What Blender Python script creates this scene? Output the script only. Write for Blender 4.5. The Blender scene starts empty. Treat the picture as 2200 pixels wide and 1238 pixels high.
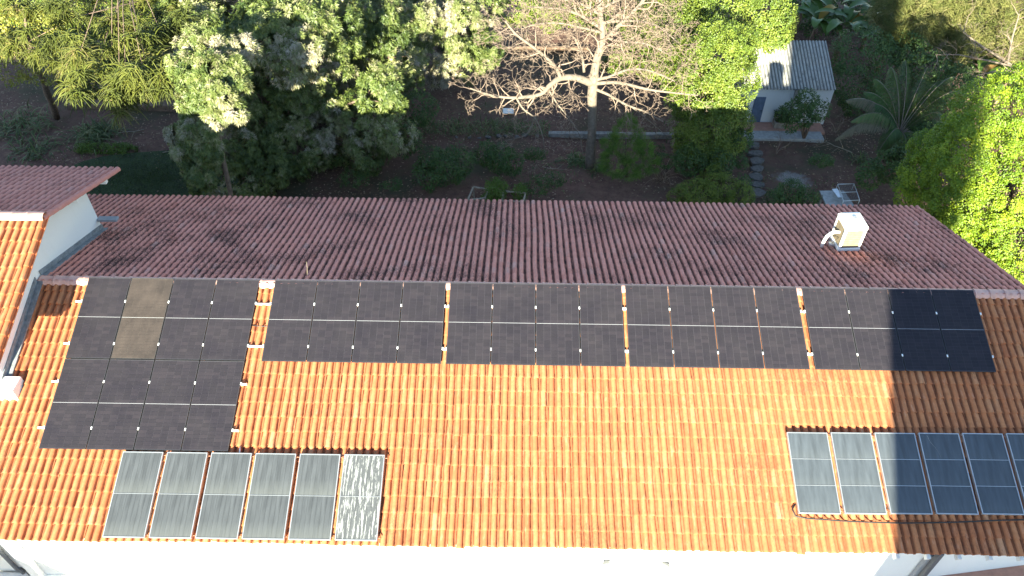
import bpy, math, random
import numpy as np
from mathutils import Vector, Matrix

# ------------------------------------------------------------------ camera, light, exposure
SC = bpy.context.scene
COL = SC.collection
RAD = math.radians
CAM_R = np.array([[0.99988125, 0.01389684, 0.00666068], [-0.01449091, 0.70077434, 0.71323582], [-0.00524409, 0.71324764, -0.7008925]])
CAM_C = np.array([0.04932664, -15.02986569, 14.59521259])
CAM_F = 1672.70045
cd = bpy.data.cameras.new('camera')
cam = bpy.data.objects.new('camera', cd)
COL.objects.link(cam)
cd.sensor_width = 36.0
cd.lens = CAM_F / 2200 * 36
cd.clip_start, cd.clip_end = 0.1, 2000
cam.matrix_world = Matrix(((CAM_R[0][0], CAM_R[1][0], -CAM_R[2][0], CAM_C[0]), (CAM_R[0][1], CAM_R[1][1], -CAM_R[2][1], CAM_C[1]),
                           (CAM_R[0][2], CAM_R[1][2], -CAM_R[2][2], CAM_C[2]), (0, 0, 0, 1)))
SC.camera = cam
SUN_EL, SUN_AZ = RAD(15.8), RAD(10.5)
W_ = bpy.data.worlds.new('World')
SC.world = W_
W_.use_nodes = True
nt = W_.node_tree
bg = nt.nodes['Background']
sky = nt.nodes.new('ShaderNodeTexSky')
sky.sky_type = 'NISHITA'
sky.sun_disc = False
sky.sun_elevation = SUN_EL
sky.sun_rotation = RAD(180) + SUN_AZ
sky.altitude = 300
sky.dust_density = 0.0
nt.links.new(sky.outputs[0], bg.inputs[0])
bg.inputs[1].default_value = 0.076
sl = bpy.data.lights.new('sun', 'SUN')
sl.energy = 5.0
sl.angle = RAD(0.53)
sl.color = (1.0, 0.96, 0.73)
so = bpy.data.objects.new('sun', sl)
COL.objects.link(so)
so.rotation_euler = Vector((math.sin(SUN_AZ) * math.cos(SUN_EL), math.cos(SUN_AZ) * math.cos(SUN_EL), -math.sin(SUN_EL))).to_track_quat('-Z', 'Y').to_euler()
SC.view_settings.view_transform = 'Standard'
SC.view_settings.look = 'None'
SC.view_settings.exposure = 2.45
SC.view_settings.gamma = 1.0
SC.cycles.max_bounces = 6

# ------------------------------------------------------------------ constants of the place
TF = 0.3238            # pitch of both roof slopes
CT, ST = math.cos(TF), math.sin(TF)
G = -8.5               # garden ground level (ridge of the long house is z = 0)
TP, TC, TL = 0.196, 0.3785, 0.435   # tile pitch, course, tile length
rng = np.random.default_rng(7)
random.seed(7)


def ray(px, py):
    d = np.array([(px - 1100) / CAM_F, -(py - 619) / CAM_F, 1.0]) @ CAM_R
    return CAM_C, d


def onz(px, py, z=G):
    c, d = ray(px, py)
    return c + d * (z - c[2]) / d[2]


def at(px, py, y):
    c, d = ray(px, py)
    return c + d * (y - c[1]) / d[1]


def project(p):
    d = CAM_R @ (np.asarray(p, float) - CAM_C)
    return 1100 + CAM_F * d[0] / d[2], 619 - CAM_F * d[1] / d[2], d[2]


def mpp(p):
    return project(p)[2] / CAM_F     # metres per photo pixel at a point


# ------------------------------------------------------------------ materials
def new_mat(name):
    m = bpy.data.materials.new(name)
    m.use_nodes = True
    return m, m.node_tree, m.node_tree.nodes['Principled BSDF']


def N(t, kind, **kw):
    n = t.nodes.new(kind)
    for k, v in kw.items():
        setattr(n, k, v)
    return n


def ramp(t, fac, stops, interp='LINEAR'):
    r = N(t, 'ShaderNodeValToRGB')
    r.color_ramp.interpolation = interp
    el = r.color_ramp.elements
    while len(el) < len(stops):
        el.new(0.5)
    for e, (p, c) in zip(el, stops):
        e.position = p
        e.color = (c[0], c[1], c[2], 1) if not isinstance(c, (int, float)) else (c, c, c, 1)
    t.links.new(fac, r.inputs[0])
    return r.outputs[0]


def noise(t, scale, detail=4, rough=0.6, vec=None, stretch=None, coord='world'):
    n = N(t, 'ShaderNodeTexNoise')
    n.inputs['Scale'].default_value = scale
    n.inputs['Detail'].default_value = detail
    n.inputs['Roughness'].default_value = rough
    if vec is None:
        if coord == 'world':
            vec = N(t, 'ShaderNodeNewGeometry').outputs['Position']
        else:
            vec = N(t, 'ShaderNodeTexCoord').outputs['Object']
    if stretch:
        mp = N(t, 'ShaderNodeMapping')
        mp.inputs['Scale'].default_value = stretch
        t.links.new(vec, mp.inputs[0])
        vec = mp.outputs[0]
    t.links.new(vec, n.inputs['Vector'])
    return n.outputs['Fac']


def mix(t, fac, a, b, mode='MIX'):
    m = N(t, 'ShaderNodeMix', data_type='RGBA', blend_type=mode)
    for sock, val in ((m.inputs['Factor'], fac), (m.inputs['A'], a), (m.inputs['B'], b)):
        if isinstance(val, (int, float)):
            sock.default_value = val
        elif isinstance(val, tuple):
            sock.default_value = (*val[:3], 1)
        else:
            t.links.new(val, sock)
    return m.outputs['Result']


def math_(t, op, a, b=None):
    m = N(t, 'ShaderNodeMath', operation=op)
    for s, v in ((m.inputs[0], a), (m.inputs[1], b)):
        if v is None:
            continue
        if isinstance(v, (int, float)):
            s.default_value = v
        else:
            t.links.new(v, s)
    return m.outputs[0]


def attr(t, name='rnd'):
    a = N(t, 'ShaderNodeAttribute')
    a.attribute_name = name
    return a.outputs['Fac']


def bump(t, b, h, strength=0.3, dist=0.01):
    n = N(t, 'ShaderNodeBump')
    n.inputs['Strength'].default_value = strength
    n.inputs['Distance'].default_value = dist
    t.links.new(h, n.inputs['Height'])
    t.links.new(n.outputs[0], b.inputs['Normal'])


def plain(name, col, rough=0.6, metal=0.0, vary=0.12, scale=6.0, spec=0.5, bumps=0.0):
    m, t, b = new_mat(name)
    c = tuple(max(0.0, x) for x in col)
    if vary:
        f = noise(t, scale)
        o = ramp(t, f, [(0.3, tuple(x * (1 - vary) for x in c)), (0.7, tuple(min(1, x * (1 + vary)) for x in c))])
        t.links.new(o, b.inputs['Base Color'])
        if bumps:
            bump(t, b, noise(t, scale * 6), bumps)
    else:
        b.inputs['Base Color'].default_value = (*c, 1)
    b.inputs['Roughness'].default_value = rough
    b.inputs['Metallic'].default_value = metal
    b.inputs['Specular IOR Level'].default_value = spec
    return m


def tile_mat(name, cols, lich_shade, lich_amt, pale=(0.62, 0.36, 0.24), pan_amt=0.3):
    m, t, b = new_mat(name)
    base = ramp(t, attr(t), [(i / (len(cols) - 1), c) for i, c in enumerate(cols)])
    n1 = noise(t, 9.0, 5, 0.65)
    base = mix(t, ramp(t, n1, [(0.42, 0.0), (0.75, 0.5)]), base, tuple(x * 0.62 for x in cols[1]))
    n2 = noise(t, 3.1, 5, 0.7, stretch=(5.0, 1.0, 1.0))
    base = mix(t, ramp(t, n2, [(0.55, 0.0), (0.72, 0.45)]), base, pale)
    big = noise(t, 0.55, 3, 0.6)
    n3 = noise(t, 13.0, 6, 0.75, stretch=(2.2, 1.0, 1.0))
    comb = math_(t, 'ADD', math_(t, 'MULTIPLY', big, 0.55), math_(t, 'MULTIPLY', n3, 0.75))
    lf = ramp(t, comb, [(0.74 - 0.16 * lich_amt, 0.0), (0.86 - 0.12 * lich_amt, min(1.0, 0.35 + lich_amt))])
    base = mix(t, lf, base, lich_shade)
    pan_shade = math_(t, 'MULTIPLY', attr(t, 'pan'), ramp(t, noise(t, 4.0, 5, 0.7), [(0.35, pan_amt), (0.65, pan_amt * 0.45)]))  # valley shade painted into pans and hump flanks, together with trough dirt
    base = mix(t, pan_shade, base, lich_shade)
    t.links.new(base, b.inputs['Base Color'])
    b.inputs['Roughness'].default_value = 0.85
    b.inputs['Specular IOR Level'].default_value = 0.25
    bump(t, b, n3, 0.25, 0.008)
    return m


M = {}
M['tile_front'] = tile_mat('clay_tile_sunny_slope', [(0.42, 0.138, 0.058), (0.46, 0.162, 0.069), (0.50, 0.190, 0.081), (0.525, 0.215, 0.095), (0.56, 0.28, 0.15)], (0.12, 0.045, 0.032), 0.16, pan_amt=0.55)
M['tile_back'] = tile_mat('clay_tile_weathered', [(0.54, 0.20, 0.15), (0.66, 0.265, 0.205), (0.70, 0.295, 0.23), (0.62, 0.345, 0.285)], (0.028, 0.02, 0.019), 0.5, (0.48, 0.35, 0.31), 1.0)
M['tile_left'] = tile_mat('clay_tile_new', [(0.46, 0.19, 0.155), (0.52, 0.22, 0.18), (0.55, 0.25, 0.21), (0.49, 0.245, 0.215)], (0.06, 0.04, 0.036), 0.3, (0.58, 0.38, 0.33), 0.5)
M['deck'] = plain('roof_deck', (0.10, 0.045, 0.03), 0.95)
M['cap'] = plain('ridge_cap_paint', (0.62, 0.36, 0.30), 0.75, vary=0.16, scale=7)
M['mortar'] = plain('mortar', (0.55, 0.45, 0.40), 0.9)


def wall_mat(name, col, dirt=(0.45, 0.40, 0.36), amt=0.5):
    m, t, b = new_mat(name)
    n = noise(t, 1.2, 6, 0.65, stretch=(2.5, 2.5, 0.5))
    c = mix(t, ramp(t, n, [(0.55, 0.0), (0.8, amt)]), col, dirt)
    c = mix(t, ramp(t, noise(t, 22, 3), [(0.4, 0.0), (0.7, 0.12)]), c, tuple(x * 0.8 for x in col))
    t.links.new(c, b.inputs['Base Color'])
    b.inputs['Roughness'].default_value = 0.85
    bump(t, b, noise(t, 60, 3), 0.15, 0.005)
    return m


M['wall'] = wall_mat('white_plaster', (0.82, 0.82, 0.80), amt=0.15)
M['wall_shed'] = wall_mat('shed_whitewash', (0.66, 0.68, 0.68), (0.25, 0.21, 0.17), 0.75)
M['white'] = plain('white_paint', (0.80, 0.80, 0.78), 0.5, vary=0.05)
M['joint'] = plain('wall_joint', (0.42, 0.40, 0.37), 0.9)
M['grey'] = plain('grey_paint', (0.30, 0.31, 0.33), 0.6)
M['darkgrey'] = plain('dark_grey_pvc', (0.11, 0.115, 0.125), 0.55)
M['flash'] = plain('bitumen_flashing', (0.20, 0.22, 0.24), 0.7, vary=0.3, scale=9)
M['alu'] = plain('aluminium', (0.62, 0.63, 0.64), 0.38, 0.75, vary=0.08)
M['clamp'] = plain('bright_clamp', (0.86, 0.86, 0.86), 0.35, 0.25, vary=0)
M['black_frame'] = plain('black_anodised', (0.055, 0.055, 0.06), 0.35, 0.4, vary=0.1)
M['cable'] = plain('black_cable', (0.015, 0.015, 0.016), 0.5, vary=0)
M['copper'] = plain('copper_pipe', (0.30, 0.13, 0.08), 0.5, 0.5)
M['pipe'] = plain('white_pipe', (0.78, 0.77, 0.74), 0.4, vary=0.08)
M['concrete'] = plain('concrete', (0.24, 0.23, 0.215), 0.9, vary=0.5, scale=3, bumps=0.3)
M['paleconc'] = plain('pale_concrete', (0.33, 0.33, 0.325), 0.9, vary=0.22, scale=5, bumps=0.2)
M['stone'] = plain('stone', (0.125, 0.112, 0.105), 0.9, vary=0.4, scale=7, bumps=0.5)
M['wood'] = plain('old_timber', (0.30, 0.25, 0.19), 0.85, vary=0.3, scale=12)
M['bluedoor'] = plain('blue_grey_door', (0.10, 0.145, 0.22), 0.5, vary=0.18, scale=5)
M['terra'] = plain('terracotta_paint', (0.42, 0.22, 0.16), 0.85, vary=0.15)
M['pot'] = plain('planter_cement', (0.33, 0.29, 0.25), 0.9, vary=0.3)
M['tower'] = plain('tower_render', (0.55, 0.52, 0.48), 0.9)


def pv_mat():
    m, t, b = new_mat('solar_cell')
    r = attr(t)
    cell = ramp(t, r, [(0.0, (0.013, 0.012, 0.019)), (0.5, (0.0155, 0.014, 0.022)), (1.0, (0.021, 0.018, 0.026))])
    d1 = noise(t, 1.6, 4, 0.6)
    d2 = noise(t, 40, 2, 0.6)
    dust = math_(t, 'MULTIPLY', math_(t, 'ADD', math_(t, 'MULTIPLY', d1, 0.8), math_(t, 'MULTIPLY', d2, 0.25)), 0.082)
    oi = N(t, 'ShaderNodeObjectInfo').outputs['Alpha']
    c = mix(t, math_(t, 'ADD', dust, 0.0), cell, (0.32, 0.28, 0.25))
    t.links.new(c, b.inputs['Base Color'])
    b.inputs['Roughness'].default_value = 0.25
    b.inputs['Specular IOR Level'].default_value = 0.2
    return m


def pv_dusty():
    m, t, b = new_mat('dusty_solar_cell')
    d = noise(t, 3.0, 5, 0.65, stretch=(1, 0.7, 1))
    c = ramp(t, d, [(0.3, (0.036, 0.029, 0.027)), (0.7, (0.066, 0.052, 0.046))])
    t.links.new(c, b.inputs['Base Color'])
    b.inputs['Roughness'].default_value = 0.55
    b.inputs['Specular IOR Level'].default_value = 0.3
    return m


M['cell'] = pv_mat()
M['cell_dusty'] = pv_dusty()
M['backsheet'] = plain('panel_backsheet', (0.07, 0.065, 0.078), 0.25, vary=0.1)
M['backsheet_dusty'] = plain('dusty_backsheet', (0.10, 0.086, 0.074), 0.55, vary=0.2)
M['strip'] = plain('busbar_strip', (0.40, 0.41, 0.44), 0.35, vary=0)


def coll_mat(name, streak, blue):
    m, t, b = new_mat(name)
    tc = N(t, 'ShaderNodeTexCoord').outputs['Object']
    sx = N(t, 'ShaderNodeSeparateXYZ')
    t.links.new(tc, sx.inputs[0])
    w = math_(t, 'FRACT', math_(t, 'MULTIPLY', sx.outputs[0], 9.0))
    lines = ramp(t, w, [(0.0, 1.0), (0.07, 0.0), (0.93, 0.0), (1.0, 1.0)])
    base = (0.046, 0.050, 0.056) if not blue else (0.047, 0.055, 0.066)
    n = noise(t, 1.3, 5, 0.6, vec=tc, stretch=(6, 0.8, 1))
    c = ramp(t, n, [(0.3, base), (0.75, tuple(x * 1.9 for x in base))])
    c = mix(t, math_(t, 'MULTIPLY', lines, 0.0 if blue else 0.7), c, tuple(x * 0.45 for x in base))
    rg = 0.28
    # dust gathers along the lower edge of each pane
    if not streak:
        pan = math_(t, 'FRACT', math_(t, 'MULTIPLY', sx.outputs[1], -1.0 / (0.9975 if not blue else 0.645)))
        acc = ramp(t, pan, [(0.0, 0.0), (0.62, 0.03), (1.0, 0.26 if not blue else 0.12)])
        dn = noise(t, 2.0, 4, 0.6, vec=tc, stretch=(7, 0.8, 1))
        c = mix(t, math_(t, 'MULTIPLY', acc, math_(t, 'ADD', dn, 0.25)), c, (0.24, 0.25, 0.23))
    if streak:
        s = noise(t, 1.7, 9, 0.75, vec=tc, stretch=(11, 0.9, 1))
        s2 = noise(t, 6.0, 6, 0.7, vec=tc, stretch=(3, 1.0, 1))
        k = math_(t, 'ADD', math_(t, 'MULTIPLY', s, 0.88), math_(t, 'MULTIPLY', s2, 0.12))
        f = ramp(t, k, [(0.525, 0.0), (0.565, 0.9), (0.60, 0.7), (0.625, 0.1)])
        c = mix(t, f, mix(t, 0.4, c, (0.085, 0.088, 0.092)), (0.42, 0.43, 0.43))
        rg = 0.5
    t.links.new(c, b.inputs['Base Color'])
    b.inputs['Roughness'].default_value = rg
    b.inputs['Specular IOR Level'].default_value = 0.5
    return m


M['coll'] = coll_mat('collector_glass', False, False)
M['coll_blue'] = coll_mat('collector_glass_blue', False, True)
M['coll_streak'] = coll_mat('collector_glass_streaked', True, False)


def soil_mat():
    m, t, b = new_mat('garden_soil')
    n1 = noise(t, 0.22, 5, 0.65)
    n2 = noise(t, 2.6, 6, 0.7)
    n3 = noise(t, 17, 5, 0.75)
    c = ramp(t, n2, [(0.25, (0.050, 0.024, 0.018)), (0.5, (0.125, 0.060, 0.045)), (0.75, (0.23, 0.12, 0.09))])
    c = mix(t, ramp(t, n3, [(0.45, 0.0), (0.7, 0.6)]), c, (0.17, 0.11, 0.078))
    g = math_(t, 'ADD', math_(t, 'MULTIPLY', n1, 0.7), math_(t, 'MULTIPLY', n2, 0.3))
    c = mix(t, ramp(t, g, [(0.5, 0.0), (0.6, 0.65)]), c, (0.030, 0.048, 0.018))
    # a bare patch strewn with pale gravel beside the path
    ge = N(t, 'ShaderNodeNewGeometry').outputs['Position']
    mp = N(t, 'ShaderNodeMapping', vector_type='TEXTURE')
    gq = onz(1705, 385)
    mp.inputs['Location'].default_value = (gq[0], gq[1], G)
    mp.inputs['Rotation'].default_value = (0, 0, -0.5)
    mp.inputs['Scale'].default_value = (1.9, 1.35, 3.0)
    t.links.new(ge, mp.inputs[0])
    ln_ = N(t, 'ShaderNodeVectorMath', operation='LENGTH')
    t.links.new(mp.outputs[0], ln_.inputs[0])
    edge = math_(t, 'ADD', ln_.outputs['Value'], math_(t, 'MULTIPLY', n2, 0.9))
    c = mix(t, ramp(t, edge, [(0.75, 0.9), (1.45, 0.0)]), c, ramp(t, n3, [(0.35, (0.16, 0.14, 0.125)), (0.65, (0.36, 0.34, 0.33))]))
    t.links.new(c, b.inputs['Base Color'])
    b.inputs['Roughness'].default_value = 0.95
    bump(t, b, n3, 0.6, 0.05)
    return m


M['soil'] = soil_mat()
M['lawn'] = plain('lawn_soil', (0.028, 0.045, 0.015), 0.95, vary=0.5, scale=2.2, bumps=0.6)
M['gravel'] = plain('pale_gravel', (0.30, 0.275, 0.25), 0.95, vary=0.4, scale=1.4, bumps=0.6)
M['bark'] = plain('bark_brown', (0.16, 0.11, 0.08), 0.9, vary=0.45, scale=8, bumps=0.6)
M['bark_pale'] = plain('bark_pale', (0.175, 0.14, 0.11), 0.9, vary=0.28, scale=7, bumps=0.5)
M['twig_pale'] = plain('twig_pale', (0.24, 0.175, 0.135), 0.9, vary=0.2, scale=7)
M['earth'] = plain('earth_bank', (0.20, 0.13, 0.09), 0.95, vary=0.4, scale=3, bumps=0.7)


def corr_mat():
    m, t, b = new_mat('fibre_cement')
    n = noise(t, 5, 6, 0.75, stretch=(2.0, 0.7, 1))
    c = ramp(t, n, [(0.34, (0.17, 0.165, 0.155)), (0.5, (0.36, 0.35, 0.33)), (0.72, (0.46, 0.45, 0.425))])
    c = mix(t, ramp(t, math_(t, 'ADD', attr(t), math_(t, 'MULTIPLY', n, 0.5)), [(0.75, 0.0), (1.15, 0.8)]), c, (0.07, 0.068, 0.062))
    t.links.new(c, b.inputs['Base Color'])
    b.inputs['Roughness'].default_value = 0.9
    return m


M['corr'] = corr_mat()


def leaf_mat(name, cols, trans=0.22, rough=0.5, spec=0.4):
    m, t, b = new_mat(name)
    c = ramp(t, attr(t), [(i / (len(cols) - 1), k) for i, k in enumerate(cols)])
    n = noise(t, 1.1, 3)
    c = mix(t, ramp(t, n, [(0.35, 0.0), (0.7, 0.35)]), c, tuple(x * 0.6 for x in cols[1]))
    t.links.new(c, b.inputs['Base Color'])
    b.inputs['Roughness'].default_value = rough
    b.inputs['Specular IOR Level'].default_value = spec
    tr = N(t, 'ShaderNodeBsdfTranslucent')
    t.links.new(c, tr.inputs[0])
    mx = N(t, 'ShaderNodeMixShader')
    mx.inputs[0].default_value = trans
    t.links.new(b.outputs[0], mx.inputs[1])
    t.links.new(tr.outputs[0], mx.inputs[2])
    t.links.new(mx.outputs[0], t.nodes['Material Output'].inputs[0])
    return m


L = {
    'mango': leaf_mat('mango_leaf', [(0.048, 0.080, 0.020), (0.115, 0.155, 0.034), (0.19, 0.22, 0.068), (0.30, 0.28, 0.155), (0.43, 0.37, 0.295)], 0.15, 0.42),
    'ficus': leaf_mat('ficus_leaf', [(0.045, 0.08, 0.012), (0.095, 0.145, 0.016), (0.165, 0.21, 0.026), (0.24, 0.26, 0.04)], 0.12),
    'bright': leaf_mat('bright_leaf', [(0.05, 0.10, 0.008), (0.12, 0.20, 0.010), (0.20, 0.275, 0.013), (0.28, 0.33, 0.018)], 0.13),
    'araucaria': leaf_mat('rope_needle', [(0.045, 0.06, 0.010), (0.095, 0.115, 0.016), (0.155, 0.165, 0.026), (0.22, 0.165, 0.07)], 0.1, 0.6),
    'pine': leaf_mat('soft_needle', [(0.08, 0.105, 0.025), (0.16, 0.18, 0.045), (0.25, 0.245, 0.075), (0.34, 0.29, 0.14)], 0.15, 0.7),
    'dark': leaf_mat('dark_leaf', [(0.028, 0.055, 0.016), (0.048, 0.092, 0.022), (0.075, 0.13, 0.028), (0.105, 0.165, 0.036)], 0.15),
    'thuja': leaf_mat('thuja_spray', [(0.10, 0.19, 0.035), (0.16, 0.28, 0.045), (0.22, 0.35, 0.06)], 0.15, 0.7),
    'strap': leaf_mat('strap_leaf', [(0.042, 0.07, 0.02), (0.07, 0.11, 0.03), (0.105, 0.145, 0.04), (0.19, 0.18, 0.08)], 0.15),
    'palm': leaf_mat('palm_leaflet', [(0.040, 0.080, 0.022), (0.065, 0.115, 0.028), (0.095, 0.15, 0.034), (0.17, 0.15, 0.06)], 0.15),
    'palm_dry': leaf_mat('palm_leaflet_dry', [(0.07, 0.085, 0.035), (0.13, 0.11, 0.06), (0.20, 0.16, 0.10)], 0.1),
    'banana': leaf_mat('banana_leaf', [(0.050, 0.10, 0.022), (0.075, 0.14, 0.03), (0.11, 0.18, 0.04)], 0.25, 0.35),
    'banana_dry': leaf_mat('banana_leaf_dry', [(0.30, 0.20, 0.03), (0.36, 0.22, 0.03), (0.22, 0.14, 0.06)], 0.2, 0.6),
    'yellow': leaf_mat('yellow_leaf', [(0.12, 0.15, 0.02), (0.24, 0.24, 0.03), (0.34, 0.28, 0.04)], 0.2),
    'litter': leaf_mat('dry_litter', [(0.11, 0.062, 0.044), (0.20, 0.12, 0.078), (0.31, 0.205, 0.13), (0.45, 0.33, 0.24)], 0.05, 0.8),
    'grass': leaf_mat('grass_blade', [(0.030, 0.052, 0.012), (0.045, 0.08, 0.016), (0.07, 0.11, 0.022)], 0.15),
    'hedge': leaf_mat('lime_leaf', [(0.06, 0.11, 0.012), (0.09, 0.15, 0.016), (0.13, 0.20, 0.02)], 0.15),
}


# ------------------------------------------------------------------ object helpers
def tag(o, label=None, cat=None, group=None, kind=None):
    if label:
        o['label'] = label
    if cat:
        o['category'] = cat
    if group:
        o['group'] = group
    if kind:
        o['kind'] = kind
    return o


def origin(o):
    p = Vector((0, 0, 0))
    while o is not None:
        p += Vector(o.location)
        o = o.parent
    return np.array(p)


def empty(name, loc=(0, 0, 0), label=None, cat=None, group=None):
    o = bpy.data.objects.new(name, None)
    o.location = tuple(float(x) for x in loc)
    COL.objects.link(o)
    return tag(o, label, cat, group)


def raw_mesh(name, V, F, mats, rnd=None, smooth=False, midx=None, pan=None):
    """V (n,3), F (m,k) arrays"""
    V = np.asarray(V, np.float32)
    F = np.asarray(F, np.int32)
    me = bpy.data.meshes.new(name)
    me.vertices.add(len(V))
    me.vertices.foreach_set('co', V.ravel())
    k = F.shape[1]
    me.loops.add(F.size)
    me.loops.foreach_set('vertex_index', F.ravel())
    me.polygons.add(len(F))
    me.polygons.foreach_set('loop_start', np.arange(0, F.size, k, dtype=np.int32))
    for m in (mats if isinstance(mats, (list, tuple)) else [mats]):
        me.materials.append(m)
    if midx is not None:
        me.polygons.foreach_set('material_index', np.asarray(midx, np.int32))
    if rnd is not None:
        a = me.attributes.new('rnd', 'FLOAT', 'POINT')
        a.data.foreach_set('value', np.asarray(rnd, np.float32))
    if pan is not None:
        a = me.attributes.new('pan', 'FLOAT', 'POINT')
        a.data.foreach_set('value', np.asarray(pan, np.float32))
    if smooth:
        me.polygons.foreach_set('use_smooth', np.ones(len(F), bool))
    me.update(calc_edges=True)
    me.validate()
    return me


def link(name, me, parent=None, world=True):
    o = bpy.data.objects.new(name, me)
    COL.objects.link(o)
    if parent is not None:
        if world:
            off = origin(parent)
            co = np.empty(len(me.vertices) * 3, np.float32)
            me.vertices.foreach_get('co', co)
            co = co.reshape(-1, 3) - off.astype(np.float32)
            me.vertices.foreach_set('co', co.ravel())
            me.update()
        o.parent = parent
    return o


class MB:
    def __init__(s):
        s.v, s.f, s.m = [], [], []

    def add(s, vs, fs, mi=0):
        b = len(s.v)
        s.v += [tuple(map(float, p)) for p in vs]
        s.f += [tuple(i + b for i in f) for f in fs]
        s.m += [mi] * len(fs)

    def box(s, lo, hi, mat=None, mi=0, bev=0.0):
        (x0, y0, z0), (x1, y1, z1) = lo, hi
        if bev <= 0:
            P = [(x0, y0, z0), (x1, y0, z0), (x1, y1, z0), (x0, y1, z0), (x0, y0, z1), (x1, y0, z1), (x1, y1, z1), (x0, y1, z1)]
            Fs = [(3, 2, 1, 0), (4, 5, 6, 7), (0, 1, 5, 4), (1, 2, 6, 5), (2, 3, 7, 6), (3, 0, 4, 7)]
        else:
            b = bev
            P = []
            for z, i in ((z0, b), (z0 + b, 0), (z1 - b, 0), (z1, b)):
                for x, y in ((x0 + i + b, y0 + i), (x1 - i - b, y0 + i), (x1 - i, y0 + i + b), (x1 - i, y1 - i - b), (x1 - i - b, y1 - i), (x0 + i + b, y1 - i), (x0 + i, y1 - i - b), (x0 + i, y0 + i + b)):
                    P.append((x, y, z))
            Fs = [tuple(range(7, -1, -1)), tuple(range(24, 32))]
            for r in range(3):
                for k in range(8):
                    Fs.append((r * 8 + k, r * 8 + (k + 1) % 8, r * 8 + 8 + (k + 1) % 8, r * 8 + 8 + k))
        if mat is not None:
            P = [tuple(mat @ Vector(p)) for p in P]
        s.add(P, Fs, mi)

    def beam(s, a, b, w, h, up=(0, 0, 1), mi=0):
        a, b = Vector(a), Vector(b)
        d = (b - a)
        l = d.length
        d.normalize()
        u = Vector(up)
        side = d.cross(u)
        if side.length < 1e-4:
            side = d.cross(Vector((0, 1, 0)))
        side.normalize()
        n = side.cross(d)
        m = Matrix((( d[0], side[0], n[0], a[0]), (d[1], side[1], n[1], a[1]), (d[2], side[2], n[2], a[2]), (0, 0, 0, 1)))
        s.box((0, -w / 2, -h / 2), (l, w / 2, h / 2), m, mi)

    def tube(s, pts, rad, sides=8, cap=True, mi=0):
        pts = [Vector(p) for p in pts]
        n = len(pts)
        if isinstance(rad, (int, float)):
            rad = [rad] * n
        ref = None
        rings = []
        for i in range(n):
            d = (pts[min(i + 1, n - 1)] - pts[max(i - 1, 0)])
            if d.length < 1e-9:
                d = Vector((0, 0, 1))
            d.normalize()
            if ref is None:
                ref = Vector((1, 0, 0)) if abs(d.x) < 0.8 else Vector((0, 1, 0))
            side = ref - d * ref.dot(d)
            side.normalize()
            up = d.cross(side)
            ref = side
            rings.append([pts[i] + (side * math.cos(a) + up * math.sin(a)) * rad[i] for a in [2 * math.pi * k / sides for k in range(sides)]])
        P = [p for r in rings for p in r]
        Fs = []
        for i in range(n - 1):
            for k in range(sides):
                Fs.append((i * sides + k, i * sides + (k + 1) % sides, (i + 1) * sides + (k + 1) % sides, (i + 1) * sides + k))
        if cap:
            Fs.append(tuple(range(sides - 1, -1, -1)))
            Fs.append(tuple((n - 1) * sides + k for k in range(sides)))
        s.add(P, Fs, mi)

    def prism(s, poly, d, mi=0):
        """poly: list of 3D points, extruded by vector d"""
        n = len(poly)
        P = [Vector(p) for p in poly] + [Vector(p) + Vector(d) for p in poly]
        Fs = [tuple(range(n - 1, -1, -1)), tuple(range(n, 2 * n))]
        for k in range(n):
            Fs.append((k, (k + 1) % n, n + (k + 1) % n, n + k))
        s.add(P, Fs, mi)

    def mesh(s, name, mats, smooth=False):
        me = bpy.data.meshes.new(name)
        me.from_pydata(s.v, [], s.f)
        for m in (mats if isinstance(mats, (list, tuple)) else [mats]):
            me.materials.append(m)
        me.polygons.foreach_set('material_index', s.m)
        if smooth:
            me.polygons.foreach_set('use_smooth', [True] * len(s.f))
        me.update()
        return me

    def build(s, name, mats, parent=None, world=True, smooth=False):
        return link(name, s.mesh(name, mats, smooth), parent, world)


def unit(a):
    return a / np.maximum(np.linalg.norm(a, axis=-1, keepdims=True), 1e-9)


def rand_dirs(n):
    return unit(rng.normal(size=(n, 3)))


LEAF = np.array([[0, 0, 0], [0.45, -0.5, 0.10], [1, 0, -0.08], [0.45, 0.5, 0.10]])
LEAF_F = np.array([[0, 1, 2], [0, 2, 3]])


def leaf_arrays(pos, d, ref, length, width, rnd, droop=0.0):
    """folded two-triangle leaves"""
    n = len(pos)
    d = unit(d)
    side = unit(np.cross(d, ref))
    nor = np.cross(side, d)
    length = np.broadcast_to(length, n)[:, None, None]
    width = np.broadcast_to(width, n)[:, None, None]
    t = LEAF[None]
    V = pos[:, None, :] + d[:, None, :] * (t[..., 0:1] * length) + side[:, None, :] * (t[..., 1:2] * width) + nor[:, None, :] * (t[..., 2:3] * width)
    if droop:
        V[:, 2, 2] -= droop * length[:, 0, 0]
    F = (np.arange(n) * 4)[:, None, None] + LEAF_F[None]
    return V.reshape(-1, 3), F.reshape(-1, 3), np.repeat(np.broadcast_to(rnd, n), 4)


def cat_arrays(lst):
    V, F, R, o = [], [], [], 0
    for v, f, r in lst:
        V.append(v)
        F.append(f + o)
        R.append(r)
        o += len(v)
    return np.concatenate(V), np.concatenate(F), np.concatenate(R)


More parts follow.
